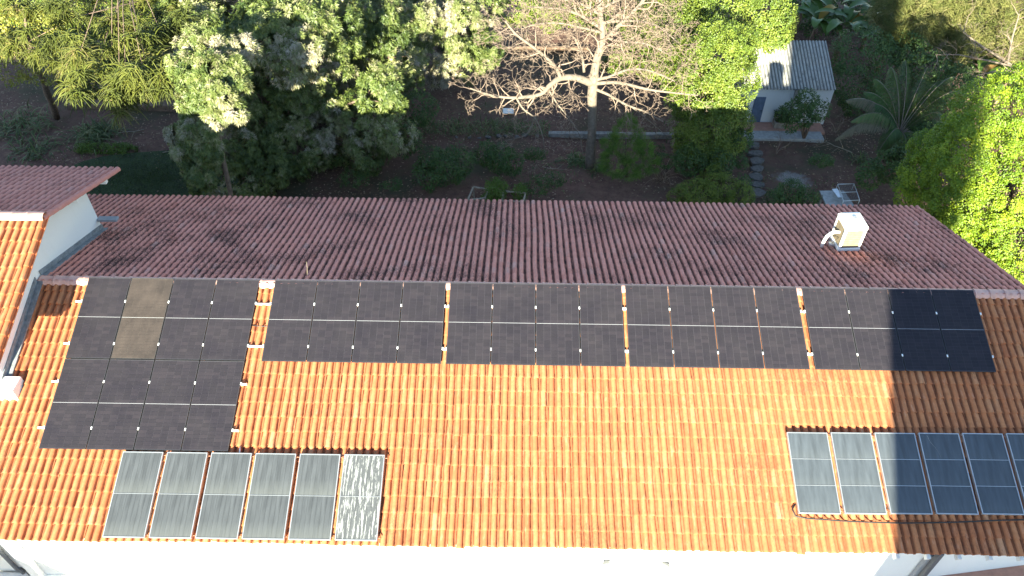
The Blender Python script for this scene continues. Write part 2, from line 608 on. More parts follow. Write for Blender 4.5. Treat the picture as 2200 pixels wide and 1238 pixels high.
def blob_surface(blobs, n, lo=0.78, hi=1.0):
    """points in the outer shell of a set of ellipsoids (c, r); those well inside another are dropped"""
    C = np.array([b[0] for b in blobs], float)
    R = np.array([b[1] if np.ndim(b[1]) else (b[1],) * 3 for b in blobs], float)
    wgt = (R[:, 0] * R[:, 2] + R[:, 0] * R[:, 1])
    k = rng.choice(len(blobs), n, p=wgt / wgt.sum())
    d = rand_dirs(n)
    f = rng.uniform(lo, hi, n)[:, None]
    p = C[k] + d * R[k] * f
    out = unit(d / R[k])
    keep = np.ones(n, bool)
    for i in range(len(blobs)):
        q = np.linalg.norm((p - C[i]) / R[i], axis=1)
        keep &= ~((q < 0.72) & (k != i))
    return p[keep], out[keep]


def B(px, py, y, r, sq=(1, 1, 1)):
    """a crown lobe: where its centre shows, its depth, its radius in metres"""
    return (at(px, py, y), (r * sq[0], r * sq[1], r * sq[2]))


def crown_leaves(blobs, clumps, per, cr, ll, lw, jitter=0.7, droop=0.1, up=0.35, lo=0.72, hi=1.02):
    p, out = blob_surface(blobs, clumps, lo, hi)
    n = len(p)
    crs = cr * rng.uniform(0.6, 1.3, n)
    base = rng.uniform(0, 1, n)
    dd = rand_dirs(n * per).reshape(n, per, 3)
    dd = unit(dd + out[:, None, :] * 0.75)
    pos = p[:, None, :] + dd * (crs[:, None, None] * rng.uniform(0.35, 1.0, (n, per, 1)) ** 0.6)
    ld = unit(dd * 0.6 + rand_dirs(n * per).reshape(n, per, 3) * jitter + np.array([0, 0, -0.25]))
    ref = unit(out[:, None, :] * 0.7 + np.array([-0.05, -0.4, up]) + rand_dirs(n * per).reshape(n, per, 3) * 0.45)
    rn = np.clip(base[:, None] * 0.5 + rng.uniform(0, 0.5, (n, per)) + 0.0, 0, 1)
    m = n * per
    return leaf_arrays(pos.reshape(m, 3), ld.reshape(m, 3), ref.reshape(m, 3), ll * rng.uniform(0.7, 1.25, m), lw * rng.uniform(0.7, 1.2, m), rn.reshape(m), droop)


def rosettes(p, out, k, ll, lw, base=None, up=0.35, droop=0.2):
    """whorls of lance-shaped drooping leaves"""
    n = len(p)
    ax = unit(out + np.array([-0.05, -0.35, up]) + rand_dirs(n) * 0.35)
    s1 = unit(np.cross(ax, rand_dirs(n)))
    s2 = np.cross(ax, s1)
    a = (np.arange(k)[None] * 2.399963 + rng.uniform(0, 6.28, (n, 1)))
    el = rng.uniform(0.05, 0.9, (n, k))
    d = (s1[:, None] * np.cos(a)[..., None] + s2[:, None] * np.sin(a)[..., None]) * np.cos(el)[..., None] + ax[:, None] * np.sin(el)[..., None]
    d = d + np.array([0, 0, -0.2])
    m = n * k
    pos = np.repeat(p, k, 0) + d.reshape(m, 3) * 0.015
    if base is None:
        base = rng.uniform(0, 1, n)
    rn = np.clip(base[:, None] + rng.uniform(-0.14, 0.14, (n, k)), 0, 1).reshape(m)
    return leaf_arrays(pos, d.reshape(m, 3), np.repeat(ax, k, 0), ll * rng.uniform(0.7, 1.2, m), lw * rng.uniform(0.75, 1.15, m), rn, droop)


def strands(p0, d0, length, width, seg, rnd, droop):
    """long thin hanging ribbons of triangular section: p0 (n,3), d0 (n,3)"""
    n = len(p0)
    pts = [p0]
    d = unit(d0)
    step = np.broadcast_to(length, n)[:, None] / seg
    for i in range(seg):
        d = unit(d + np.array([0, 0, -1.0]) * droop)
        pts.append(pts[-1] + d * step)
    pts = np.stack(pts, 1)
    side = unit(np.cross(d0, rand_dirs(n)))
    oth = unit(np.cross(d0, side))
    w = (np.linspace(1, 0.55, seg + 1))[None, :, None] * np.broadcast_to(width, n)[:, None, None]
    A = pts + side[:, None] * w
    Bv = pts - side[:, None] * w * 0.5 + oth[:, None] * w * 0.87
    Cv = pts - side[:, None] * w * 0.5 - oth[:, None] * w * 0.87
    V = np.stack([A, Bv, Cv], 2)              # n, seg+1, 3, 3
    idx = np.arange(n)[:, None, None] * (seg + 1) * 3
    s = np.arange(seg)[None, :, None] * 3
    f = []
    for a, b in ((0, 1), (1, 2), (2, 0)):
        f.append(np.stack([np.broadcast_to(idx + s + a, (n, seg, 1))[..., 0], np.broadcast_to(idx + s + b, (n, seg, 1))[..., 0],
                           np.broadcast_to(idx + s + 3 + b, (n, seg, 1))[..., 0], np.broadcast_to(idx + s + 3 + a, (n, seg, 1))[..., 0]], -1))
    F = np.stack(f, 2).reshape(-1, 4)
    return V.reshape(-1, 3), F, np.repeat(np.broadcast_to(rnd, n), (seg + 1) * 3)


def leafy(name, arrays, mat, parent=None, kind=None):
    V, F, R = arrays
    o = link(name, raw_mesh(name, V, F, mat, R), parent)
    if kind:
        o['kind'] = kind
    return o


# ------------------------------------------------------------------ sheet-like setting
def patch(name, poly, z, mat, sub=1, wob=0.0):
    c = np.mean(poly, 0)
    pts = [(p[0], p[1], z) for p in poly]
    mb = MB()
    mb.add(pts, [tuple(range(len(pts)))])
    o = mb.build(name, mat)
    return o


def grid_ground():
    xs = np.concatenate([[-400, -120, -60], np.arange(-42, 42.1, 1.0), [60, 120, 400]])
    ys = np.concatenate([[-400, -120, -60, -30, -12], np.arange(-6, 48.1, 1.0), [60, 120, 400]])
    X, Y = np.meshgrid(xs, ys)
    Z = np.full_like(X, G)
    inside = (np.abs(X) < 41) & (Y > 9) & (Y < 46)
    Z += inside * (0.05 * np.sin(X * 0.9 + 0.7 * Y) + 0.04 * np.sin(1.7 * Y - 0.6 * X) - 0.09)
    V = np.stack([X.ravel(), Y.ravel(), Z.ravel()], 1)
    nx = len(xs)
    i = (np.arange(len(ys) - 1)[:, None] * nx + np.arange(nx - 1)[None]).ravel()
    F = np.stack([i, i + 1, i + nx + 1, i + nx], 1)
    o = link('ground', raw_mesh('ground', V, F, M['soil'], smooth=True))
    tag(o, kind='structure')


grid_ground()


def blotch(cx, cy, rx, ry, n=22, seed=0, ang=0.0):
    r = random.Random(seed)
    ph = [r.uniform(0, 6.28) for _ in range(3)]
    out = []
    for k in range(n):
        a = 2 * math.pi * k / n
        q = 1 + 0.12 * math.sin(2 * a + ph[0]) + 0.09 * math.sin(3 * a + ph[1]) + 0.05 * math.sin(5 * a + ph[2])
        x, y = rx * q * math.cos(a), ry * q * math.sin(a)
        out.append((cx + x * math.cos(ang) - y * math.sin(ang), cy + x * math.sin(ang) + y * math.cos(ang)))
    return out


lw_ = onz(300, 395)
tag(patch('lawn', blotch(lw_[0] + 0.3, lw_[1] + 0.4, 4.6, 2.6, seed=3), G + 0.012, M['lawn']), kind='structure')

# ------------------------------------------------------------------ clay roofs
PROF = [(-0.078, -0.004), (-0.068, 0.032), (-0.045, 0.058), (-0.016, 0.071), (0.014, 0.071), (0.042, 0.058), (0.062, 0.032), (0.070, -0.006),
        (0.086, -0.024), (0.102, -0.006), (0.112, 0.020), (0.122, 0.008)]


def tile_arrays(L=TL):
    """one S-shaped tile; its lower end at y = 0, its upper end at y = L; flared and lifted at the lower end"""
    V = []
    n = len(PROF)
    for y, sx, lift in ((L, 0.93, 0.0), (0.055, 1.0, 0.0275), (0.012, 1.04, 0.0345), (0.0, 1.025, 0.032)):
        for x, z in PROF:
            V.append((x * (sx if x < 0.07 else 1.0), y, z * (sx if sx < 1 else 1.0) + lift))
    for x, z in PROF:
        V.append((x * 1.025 if x < 0.07 else x, 0.0, z + 0.032))
    for x, z in PROF:
        V.append((x * 0.93 if x < 0.07 else x, 0.012, z * 0.86 + 0.003))
    F = []
    for r in (0, 1, 2, 4):
        for k in range(n - 1):
            a = r * n + k
            F.append((a + 1, a, a + n, a + n + 1))
    return np.array(V, float), np.array(F, int)


TV, TFc = tile_arrays()
TPAN = np.array([1.0 if (x > 0.064 or x < -0.074) else 0.55 if (x > 0.05 or x < -0.064) else 0.0 for x, z in PROF] * 6)  # mask for the shade and dirt coloured into valleys and hump flanks


def slope_matrix(o, back=False):
    """x along the ridge, y up the slope, z out of the roof"""
    if back:
        return Matrix.Translation(o) @ Matrix.Rotation(-TF, 4, 'X') @ Matrix.Rotation(math.pi, 4, 'Z')
    return Matrix.Translation(o) @ Matrix.Rotation(TF, 4, 'X')


def tile_list(o, back, x0, x1, rows, skip=None, row0=0):
    """transforms of all tiles of one slope"""
    out = []
    S = slope_matrix(o, back)
    n = int(round((x1 - x0) / TP))
    for i in range(n):
        wob = 0.006 * math.sin(i * 0.37 + (2 if back else 0)) + random.uniform(-0.003, 0.003)
        for j in range(row0, rows):
            s = (j + 1) * TC
            x = x0 + (i + 0.5) * TP
            if skip and skip(x, s):
                continue
            wv = 0.011 * math.sin(0.55 * x + 0.8 * s) + 0.008 * math.sin(1.3 * s - 0.9 * x)
            lx = (-(x - o[0]) if back else x - o[0]) + wob + wv + random.uniform(-0.004, 0.004)
            m = S @ Matrix.Translation((lx, -s + random.uniform(-0.010, 0.010) + 0.012 * math.sin(x * 0.8 + s) - (0.035 if random.random() < 0.012 else 0), random.uniform(-0.004, 0.006))) @ Matrix.Rotation(random.gauss(0, 0.014), 4, 'Z') @ Matrix.Rotation(random.gauss(0, 0.03), 4, 'Y')
            out.append((m, x, s, back))
    return out


def place_tiles(tiles, parent, mats, variants, hidden=None, limit=300):
    """the tiles that show largest as objects of their own, the rest as one part"""
    score = []
    for m, x, s, back in tiles:
        p = m.translation
        u, v, d = project(p)
        ok = -20 < u < 2220 and -20 < v < 1250 and not (hidden and hidden(x, s, back))
        score.append(1.0 / d if ok else 0.0)
    order = sorted(range(len(tiles)), key=lambda i: -score[i])
    single = set(i for i in order[:limit] if score[i] > 0)
    po = Vector(origin(parent))
    Vs, Fs, Rs, Ms = [], [], [], []
    cnt = 0
    for i, (m, x, s, back) in enumerate(tiles):
        mi = 1 if back else 0
        if i in single:
            o = bpy.data.objects.new('tile', random.choice(variants[mi]))
            COL.objects.link(o)
            o.parent = parent
            o.matrix_local = Matrix.Translation(-po) @ m
        else:
            a = np.array(m)
            Vs.append(TV @ a[:3, :3].T + a[:3, 3])
            Fs.append(TFc + cnt)
            cnt += len(TV)
            Rs.append(np.full(len(TV), min(1, max(0, random.gauss(0.5, 0.14) if random.random() > 0.06 else random.uniform(0, 1)))))
            Ms.append(np.full(len(TFc), mi))
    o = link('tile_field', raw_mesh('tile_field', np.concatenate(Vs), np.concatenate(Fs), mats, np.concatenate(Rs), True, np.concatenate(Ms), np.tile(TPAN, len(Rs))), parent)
    o['kind'] = 'stuff'


def tile_variants(mat):
    out = []
    for k in range(40):
        r = (0.02, 0.97, 0.22)[k] if k < 3 else min(1, max(0, random.gauss(0.5, 0.13)))
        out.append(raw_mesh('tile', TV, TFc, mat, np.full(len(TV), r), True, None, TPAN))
    return out


def cap_piece(L=0.40, r=0.175):
    V, F = [], []
    n = 9
    for x, q in ((0, 1.0), (0.045, 1.0), (0.05, 0.93), (L + 0.05, 0.86)):
        for k in range(n):
            a = math.pi * k / (n - 1)
            V.append((x, math.cos(a) * r * q * 1.05, math.sin(a) * r * q * 0.78))
    for r_ in range(3):
        for k in range(n - 1):
            a = r_ * n + k
            F.append((a, a + n, a + n + 1, a + 1))
    return raw_mesh('ridge_cap', V, F, M['cap'], smooth=True)


CAP = cap_piece()


def ridge_caps(parent, x0, x1, y, z):
    n = int((x1 - x0) / 0.40)
    po = origin(parent)
    for k in range(n):
        o = bpy.data.objects.new('ridge_cap', CAP)
        COL.objects.link(o)
        o.parent = parent
        o.location = (x0 + k * 0.40 - po[0], y - po[1] + random.uniform(-.004, .004), z - po[2] + random.uniform(-.004, .004))
        o.rotation_euler = (random.uniform(-.05, .05), random.uniform(-.008, .008), random.uniform(-.012, .012))


# ---- the long house
HF, HB = -0.155, -0.09      # how far the tile bases lie below the panel plane
FO = Vector((0, -HF * -ST, HF * CT))
FO = Vector((0, -ST * HF, CT * HF))
BO = Vector((0, ST * HB - 0.03, CT * HB - 0.03))
ROWS_F, ROWS_B = 18, 18
LX0, LX1 = -15.2, 14.12
LWX = -12.87                # plane of the gable house's end wall
YW = -6.19                  # front wall plane
house = empty('long_house', (0, 0, G), 'long white house with an orange clay tiled roof carrying all the solar panels', 'house')
mb = MB()
mb.box((LX0 + 0.3, YW - 0.0, G), (LX1 - 0.35, YW + 0.22, -2.32))
mb.build('front_wall', M['wall'], house)
mb = MB()
mb.box((LX0 + 0.3, 5.75, G), (LX1 - 0.35, 5.95, -2.15))
mb.build('back_wall', M['wall'], house)
mb = MB()
for xx in (LX1 - 0.57,):
    mb.prism([(xx, YW + 0.222, G), (xx, 5.748, G), (xx, 5.748, -2.2), (xx, 0, -0.36), (xx, YW + 0.222, -2.3)], (0.2, 0, 0))
mb.build('end_wall', M['wall'], house)
roof = empty('roof', (0, 0, 8.3))
roof.parent = house
mb = MB()
for o_, back, L_ in ((FO, False, 6.74), (BO, True, 6.66)):
    S = slope_matrix(o_, back)
    xa, xb = (LX0, LX1) if not back else (-LX1, -LX0)
    mb.box((xa + 0.02, -L_, -0.06), (xb - 0.02, -0.05, -0.014), S)
mb.build('deck', M['deck'], roof)
PAN_BLOCKS = [(-11.472, 4, 0, 2), (-6.441, 4, 0, 1), (-1.720, 4, 0, 1), (2.977, 4, 0, 1), (7.715, 4, 0, 1)]
PW, PP, PL = 1.134, 1.154, 2.353


def covered(x, s, back):
    if back:
        return False
    for x0, n, r0, r1 in PAN_BLOCKS:
        if x0 - 0.05 < x < x0 + n * PP and s < r1 * PL + 0.1:
            return True
    if -9.4 < x < -3.05 and 4.75 < s < 6.75:
        return True
    if 6.75 < x < 13.0 and 4.1 < s < 6.0:
        return True
    return False


def in_gable(x, s):
    return x < LWX - 0.15 and s < 3.0


front_tiles = tile_list(FO, False, LX0 + 0.02, LX1 - 0.1, ROWS_F, in_gable)
back_tiles = tile_list(BO, True, LX0 + 0.02, LX1, ROWS_B, lambda x, s: x < LWX - 0.1 and s < 3.4)
var_f, var_b, var_l = tile_variants(M['tile_front']), tile_variants(M['tile_back']), tile_variants(M['tile_left'])
place_tiles(front_tiles + back_tiles, roof, [M['tile_front'], M['tile_back']], [var_f, var_b], covered)
ridge_caps(roof, LWX + 0.03, LX1 - 0.1, 0.0, -0.158)

# front wall details: joints, rafter tails, fascia, pilasters, downpipe
for px, w in ((515, .022), (760, .016), (1012, .012), (1755, .022)):
    x = at(px, 1175, YW)[0]
    mb = MB()
    mb.box((x - w / 2, YW - 0.006, G), (x + w / 2, YW, -2.7))
    mb.build('wall_joint', M['joint'], house)
mb = MB()
mb.box((LX0 + 0.3, YW - 0.05, -2.62), (LX1 - 0.35, YW - 0.001, -2.50))
mb.build('fascia', M['white'], house)
x = LX0 + 0.55
tail = None
while x < LX1 - 0.4:
    if tail is None:
        mb = MB()
        mb.box((-0.045, -0.24, -0.08), (0.045, 0.0, 0.07))
        tail = mb.mesh('rafter_tail', M['white'])
    o = bpy.data.objects.new('rafter_tail', tail)
    COL.objects.link(o)
    o.parent = house
    o.location = (x, YW - 0.002, -2.42 - G)
    o.rotation_euler = (TF, 0, 0)
    x += 0.716
mb = MB()
mb.box((-11.99, YW - 0.16, G), (-11.76, YW - 0.001, -2.63), bev=0.01)
mb.build('pilaster', M['wall'], house)
mb = MB()
mb.box((9.80, YW - 0.10, G), (10.02, YW - 0.001, -2.64), bev=0.008)
mb.build('pilaster', M['grey'], house)
mb = MB()
mb.box((9.90, YW - 0.22, G), (10.02, YW - 0.102, -2.30), bev=0.015)
mb.build('downpipe', M['darkgrey'], house)
mb = MB()
mb.tube([(-12.30, YW - 0.07, -2.5), (-12.30, YW - 0.07, -4.1), (-12.22, YW - 0.07, -4.2), (-12.22, YW - 0.07, -4.3)], 0.05, 10)
mb.build('downpipe', M['darkgrey'], house, smooth=True)
mb = MB()
mb.box((-12.6, YW - 0.12, -4.62), (-10.75, YW - 0.001, -4.50), bev=0.01)
mb.build('ledge', M['wall'], house)
# tube light fitting on the shaded end of the wall
mb = MB()
mb.box((8.06, YW - 0.06, -3.9), (8.16, YW - 0.001, -3.32), bev=0.01)
tl = mb.build('wall_light', M['white'])
tag(tl, 'slim white tube light fixed upright on the shaded white wall under the eave', 'wall light')
for i, (px, py, r) in enumerate(((1300, 1205, 0.2), (1433, 1210, -0.5))):
    p = at(px, py, YW)
    fl = empty('floodlight', p, ['small grey floodlight facing straight out on the sunlit white wall', 'small grey floodlight turned sideways on the sunlit white wall'][i], 'floodlight', 'floodlights on the front wall')
    mb = MB()
    mb.box((-0.05, -0.03, -0.05), (0.05, 0.0, 0.05), bev=0.006)
    mb.build('base', M['grey'], fl, world=False)
    rz = Matrix.Rotation(r, 4, 'Z') @ Matrix.Rotation(-0.5, 4, 'X')
    mb = MB()
    mb.box((-0.085, -0.17, -0.055), (0.085, -0.075, 0.055), rz, bev=0.01)
    mb.build('lamp_head', M['darkgrey'], fl, world=False)
    mb = MB()
    mb.box((-0.1, -0.13, -0.01), (-0.088, -0.02, 0.01), rz)
    mb.box((0.088, -0.13, -0.01), (0.1, -0.02, 0.01), rz)
    mb.build('bracket', M['grey'], fl, world=False)

# porch roof at the lower right
p0, p1 = at(1960, 1245, YW), at(2300, 1201, YW)
mb = MB()
dx, dz = p1[0] - p0[0], p1[2] - p0[2]
for q in (0,):
    mb.prism([(p0[0], YW - 0.004, p0[2] - 0.14), (p1[0], YW - 0.004, p1[2] - 0.14), (p1[0], YW - 0.004, p1[2]), (p0[0], YW - 0.004, p0[2])], (0, -0.34, 0))
porch = empty('porch_roof', (p0[0], YW, p0[2]), 'sloping terracotta porch roof against the white wall at the lower right corner', 'porch roof')
mb.build('flashing', M['terra'], porch)
mb = MB()
L_ = math.hypot(dx, dz)
mb.prism([(p0[0], YW - 0.35, p0[2] - 0.20), (p1[0], YW - 0.35, p1[2] - 0.20), (p1[0], YW - 0.35, p1[2] - 0.06), (p0[0], YW - 0.35, p0[2] - 0.06)], (0, -2.2, 0))
mb.build('tiled_slab', M['tile_back'], porch)
ang = math.atan2(dz, dx)
for j in range(6):
    for k in range(11):
        o = bpy.data.objects.new('tile', random.choice(var_l))
        COL.objects.link(o)
        o.parent = porch
        o.matrix_local = Matrix.Rotation(-ang, 4, 'Y') @ Matrix.Translation((0.1 + j * TC, -0.45 - k * TP, -0.03)) @ Matrix.Rotation(math.pi / 2, 4, 'Z') @ Matrix.Translation((0, -TL, 0)) @ Matrix.Translation((0, 0, 0))

# ---- the gable house on the left
GX = LWX + 0.55             # verge
GY, GZ = 0.60, 1.66         # ridge
gh = empty('gable_house', (-20, 0, G), 'taller house with a pink tiled gable roof and a blue shaded white end wall', 'house')
GS0 = GZ - 0.12


def gz(y):
    return GS0 - abs(y - GY) * math.tan(TF)


YB, YFt = 3.42, -2.72
mb = MB()
mb.prism([(LWX, YB, G), (LWX, YB, gz(YB) - 0.10), (LWX, GY, GS0 - 0.10), (LWX, YFt, gz(YFt) - 0.10), (LWX, YFt, G)], (-0.22, 0, 0))
mb.build('end_wall', M['wall'], gh)
mb = MB()
mb.box((-46, YFt, G), (LWX - 0.222, YFt + 0.2, gz(YFt) - 0.1))
mb.build('front_wall', M['wall'], gh)
mb = MB()
mb.box((-46, YB - 0.2, G), (LWX - 0.222, YB, gz(YB) - 0.1))
mb.build('back_wall', M['wall'], gh)
gr = empty('roof', (0, 0, 10))
gr.parent = gh
mb = MB()
GO = Vector((0, GY, GS0 + 0.02))
for back, L_ in ((False, 4.1), (True, 4.05)):
    S = slope_matrix(GO, back)
    xa, xb = (-46.3, GX - 0.03) if not back else (-GX + 0.03, 46.3)
    mb.box((xa, -L_, -0.05), (xb, -0.03, -0.014), S)
mb.build('deck', M['deck'], gr)
nb = int((GX + 26) / TP)
gt = tile_list(GO, False, GX - 172 * TP - 0.06, GX - 0.06, 11) + tile_list(GO, True, GX - 172 * TP - 0.10, GX - 0.10, 11)
place_tiles(gt, gr, [M['tile_front'], M['tile_left']], [var_f, var_l], lambda x, s, b: False)
ridge_caps(gr, GX - 33.6, GX + 0.02, GY, GZ - 0.07)
# verge tiles along both edges of the gable
VT = raw_mesh('verge_tile', np.array([(x * 1.15, y, z * 1.1) for x, y, z in TV]), TFc, M['tile_left'], np.full(len(TV), 0.4), True)
VTF = raw_mesh('verge_tile', np.array([(x * 1.0, y, z * 1.05) for x, y, z in TV]), TFc, M['tile_front'], np.full(len(TV), 0.15), True)
for back in (False, True):
    S = slope_matrix(GO, back)
    for j in range(11):
        o = bpy.data.objects.new('verge_tile', VT if back else VTF)
        COL.objects.link(o)
        o.parent = gr
        o.matrix_local = Matrix.Translation(-Vector(origin(gr))) @ S @ Matrix.Translation(((-GX - 0.0) if back else GX, -(j + 1) * TC + 0.03, 0.004)) @ Matrix.Rotation((-1 if back else 1) * 0.45, 4, 'Y')
# purlin ends under the verge
for y in (3.95, 2.35, GY - 0.35, -2.0):
    mb = MB()
    z = gz(y) - 0.07
    mb.box((LWX + 0.002, y - 0.07, z - 0.17), (GX - 0.12, y + 0.07, z), bev=0.006)
    mb.build('purlin_end', M['white'], gh)
# flashing strip where the wall meets the long roof
mb = MB()
for a, b in (((0.12), (YB + 0.02)), ((-0.12), (-2.85))):
    ya, yb = a, b
    za, zb = -abs(ya) * math.tan(TF) - 0.06, -abs(yb) * math.tan(TF) - 0.06
    mb.prism([(LWX + 0.003, ya, za), (LWX + 0.003, yb, zb), (LWX + 0.003, yb, zb + 0.19), (LWX + 0.003, ya, za + 0.19)], (0.025, 0, 0))
    mb.prism([(LWX + 0.03, ya, za), (LWX + 0.03, yb, zb), (LWX + 0.03, yb, zb + 0.045), (LWX + 0.03, ya, za + 0.045)], (0.13, 0, 0))
mb.build('flashing', M['flash'], gh)
mb = MB()
mb.box((LWX + 0.01, YB - 0.12, gz(YB) - 1.42), (LWX + 0.62, YB + 0.08, gz(YB) - 1.34), bev=0.01)
mb.build('gutter_spout', M['grey'], gh)
# white coping block at the front foot of the end wall
mb = MB()
q = at(14, 830, -2.9)
mb.box((-13.6, -3.22, -1.35), (-12.42, -2.735, -0.86), bev=0.015)
mb.build('coping_block', M['white'], gh)

# ---- the wing on the left that reaches towards the camera, its eave shading the front wall
wing = empty('side_wing', (-15, -11, G), 'white wing of the house beyond the lower left corner with a straight eave', 'house wing')
mb = MB()
mb.box((-18, -15.6, G), (-13.1, YW - 0.6, -2.3))
mb.build('wall', M['wall'], wing)
mb = MB()
mb.prism([(-12.72, -15.9, -2.15), (-18, -15.9, -1.1), (-18, -15.9, -1.2), (-12.72, -15.9, -2.25)], (0, 15.9 + YW - 0.5, 0))
mb.build('roof', M['tile_left'], wing)

# air conditioner on the wall at the lower left
ac = empty('wall_unit', (-12.4, YW, -4.5), 'white air conditioner box hung on the shaded wall at the lower left corner', 'air conditioner')
mb = MB()
mb.box((-0.45, -0.36, -0.25), (0.25, -0.06, 0.2), bev=0.02)
mb.build('casing', M['white'], ac, world=False)
mb = MB()
for k in range(7):
    mb.box((-0.38, -0.366, -0.2 + k * 0.05), (0.05, -0.359, -0.18 + k * 0.05))
mb.build('grille', M['grey'], ac, world=False)
mb = MB()
mb.box((-0.35, -0.3, -0.3), (-0.31, 0.0, -0.255))
mb.box((0.11, -0.3, -0.3), (0.15, 0.0, -0.255))
mb.build('bracket', M['grey'], ac, world=False)
mb = MB()
mb.tube([(0.25, -0.2, -0.05), (0.36, -0.18, 0.0), (0.40, -0.12, 0.15), (0.3, -0.07, 0.3), (0.2, -0.05, 0.45)], 0.014, 7)
mb.build('hose', M['cable'], ac, world=False, smooth=True)

# ---- the neighbouring tower behind the camera that shades the right of the roof
tw = empty('water_tower', (6.5, -30, G), 'tall rendered water tower standing in front of the house', 'tower')
mb = MB()
mb.box((4.73, -32.5, G), (9.8, -28.5, 15.0), bev=0.05)
mb.build('shaft', M['tower'], tw)
mb = MB()
mb.box((4.7, -32.6, 15.0), (9.9, -28.4, 15.3), bev=0.04)
mb.build('cap_slab', M['concrete'], tw)

# ------------------------------------------------------------------ solar panels on the long house
def pv_parts():
    W, H, T = PW, PL - 0.02, 0.035
    fr = MB()
    b = 0.011
    fr.box((0, -b, -T), (W, 0, 0))
    fr.box((0, -H, -T), (W, -H + b, 0))
    fr.box((0, -H + b, -T), (b, -b, 0))
    fr.box((W - b, -H + b, -T), (W, -b, 0))
    frame = fr.mesh('frame', M['black_frame'])
    bs = MB()
    bs.add([(b, -H + b, -0.006), (W - b, -H + b, -0.006), (W - b, -b, -0.006), (b, -b, -0.006)], [(0, 1, 2, 3)])
    back = bs.mesh('backsheet', M['backsheet'])
    backd = bs.mesh('backsheet', M['backsheet_dusty'])
    ms = MB()
    ms.box((b, -H / 2 - 0.003, -0.005), (W - b, -H / 2 + 0.003, -0.003))
    strip = ms.mesh('centre_strip', M['strip'])
    grids = []
    for q in range(4):
        V, F, R = [], [], []
        nx, ny = 6, 12
        mx, my, mid = 0.016, 0.022, 0.010
        cw = (W - 2 * mx) / nx
        for half in (0, 1):
            y0 = -my if half == 0 else -H / 2 - mid
            ch = (H / 2 - my - mid) / ny
            for j in range(ny):
                for i in range(nx):
                    g = 0.0025
                    k = len(V)
                    xa, xb = mx + i * cw + g, mx + (i + 1) * cw - g
                    ya, yb = y0 - j * ch - 0.002, y0 - (j + 1) * ch + 0.002
                    V += [(xa, yb, -0.003), (xb, yb, -0.003), (xb, ya, -0.003), (xa, ya, -0.003)]
                    F.append((k, k + 1, k + 2, k + 3))
                    R += [random.random() ** 1.3] * 4
        grids.append((raw_mesh('cell_grid', V, F, M['cell'], R), raw_mesh('cell_grid', V, F, M['cell_dusty'], R)))
    return frame, back, backd, strip, grids


FRAME, BACKS, BACKD, STRIP, GRIDS = pv_parts()


def panel(x, s, label, dusty=False):
    p = empty('solar_module', (x, -s * CT, -s * ST), label, 'solar panel', 'black solar panels on the roof')
    p.rotation_euler = (TF, 0, 0)
    g = random.choice(GRIDS)
    for nm, me in (('frame', FRAME), ('backsheet', BACKD if dusty else BACKS), ('centre_strip', STRIP), ('cell_grid', g[1] if dusty else g[0])):
        o = bpy.data.objects.new(nm, me)
        COL.objects.link(o)
        o.parent = p
    return p


ORD = ['leftmost', 'second', 'third', 'rightmost']
for r in (0, 1):
    for k in range(4):
        row = 'upper' if r == 0 else 'lower'
        if r == 0 and k == 1:
            lb = 'dust browned solar panel, dullest of all, in the upper row of the eight panel block'
        else:
            lb = f'black solar panel, {ORD[k]} in the {row} row of the eight panel block by the gable'
        panel(PAN_BLOCKS[0][0] + k * PP, r * PL, lb, r == 0 and k == 1)
BN = ['first', 'second', 'third', 'last']
for bi in range(4):
    for k in range(4):
        shade = ''
        if bi == 3:
            shade = ['fully sunlit ', 'partly shaded ', 'dark shaded ', 'dark shaded '][k]
        lb = f'black {shade}solar panel, {ORD[k]} of the {BN[bi]} four panel block along the ridge'
        panel(PAN_BLOCKS[bi + 1][0] + k * PP, 0, lb)

S_FR = Matrix.Rotation(TF, 4, 'X')


def rail(s, x0, x1, cl, label):
    r = empty('mounting_rail', (x0, -s * CT, -s * ST), label, 'mounting rail', 'aluminium rails under the solar panels')
    r.rotation_euler = (TF, 0, 0)
    mb = MB()
    mb.box((0, -0.02, -0.08), (x1 - x0, 0.02, -0.037))
    mb.build('bar', M['clamp'], r, world=False)
    mb = MB()
    x = 0.3
    while x < x1 - x0 - 0.1:
        mb.box((x - 0.015, -0.03, -0.15), (x + 0.015, 0.0, -0.081))
        x += 1.57
    mb.build('hook_feet', M['alu'], r, world=False)
    c = MB()
    c.box((-0.018, -0.033, -0.036), (0.018, 0.033, 0.006), bev=0.003)
    cm = c.mesh('clamp', M['clamp'])
    for cx in cl:
        o = bpy.data.objects.new('clamp', cm)
        COL.objects.link(o)
        o.parent = r
        o.location = (cx - x0, 0, 0)


def clamp_xs(blocks):
    out = []
    for x0, n in blocks:
        out.append(x0 - 0.022)
        out += [x0 + k * PP - 0.01 for k in range(1, n)]
        out.append(x0 + n * PP + 0.002)
    return out


top = [(b[0], b[1]) for b in PAN_BLOCKS]
rail(0.70, -11.68, 12.36, clamp_xs(top), 'long aluminium rail under the upper part of the ridge row of panels')
rail(1.915, -11.66, 12.36, clamp_xs(top), 'long aluminium rail under the lower part of the ridge row of panels')
rail(2.955, -11.68, -6.72, clamp_xs(top[:1]), 'short aluminium rail, upper one under the lower row of the eight panel block')
rail(4.16, -11.68, -6.72, clamp_xs(top[:1]), 'short aluminium rail, lower one under the lower row of the eight panel block')


def on_front(x, s, h=0.0):
    return Vector((x, -s * CT - ST * h, -s * ST + CT * h))


mb = MB()
mb.tube([on_front(-6.95, 1.32, -0.05), on_front(-6.7, 1.33, -0.075), on_front(-6.5, 1.335, -0.07), on_front(-6.3, 1.33, -0.05)], 0.014, 7)
tag(mb.build('cable_conduit', M['cable'], smooth=True), 'black cable crossing the gap right of the eight panel block', 'cable')


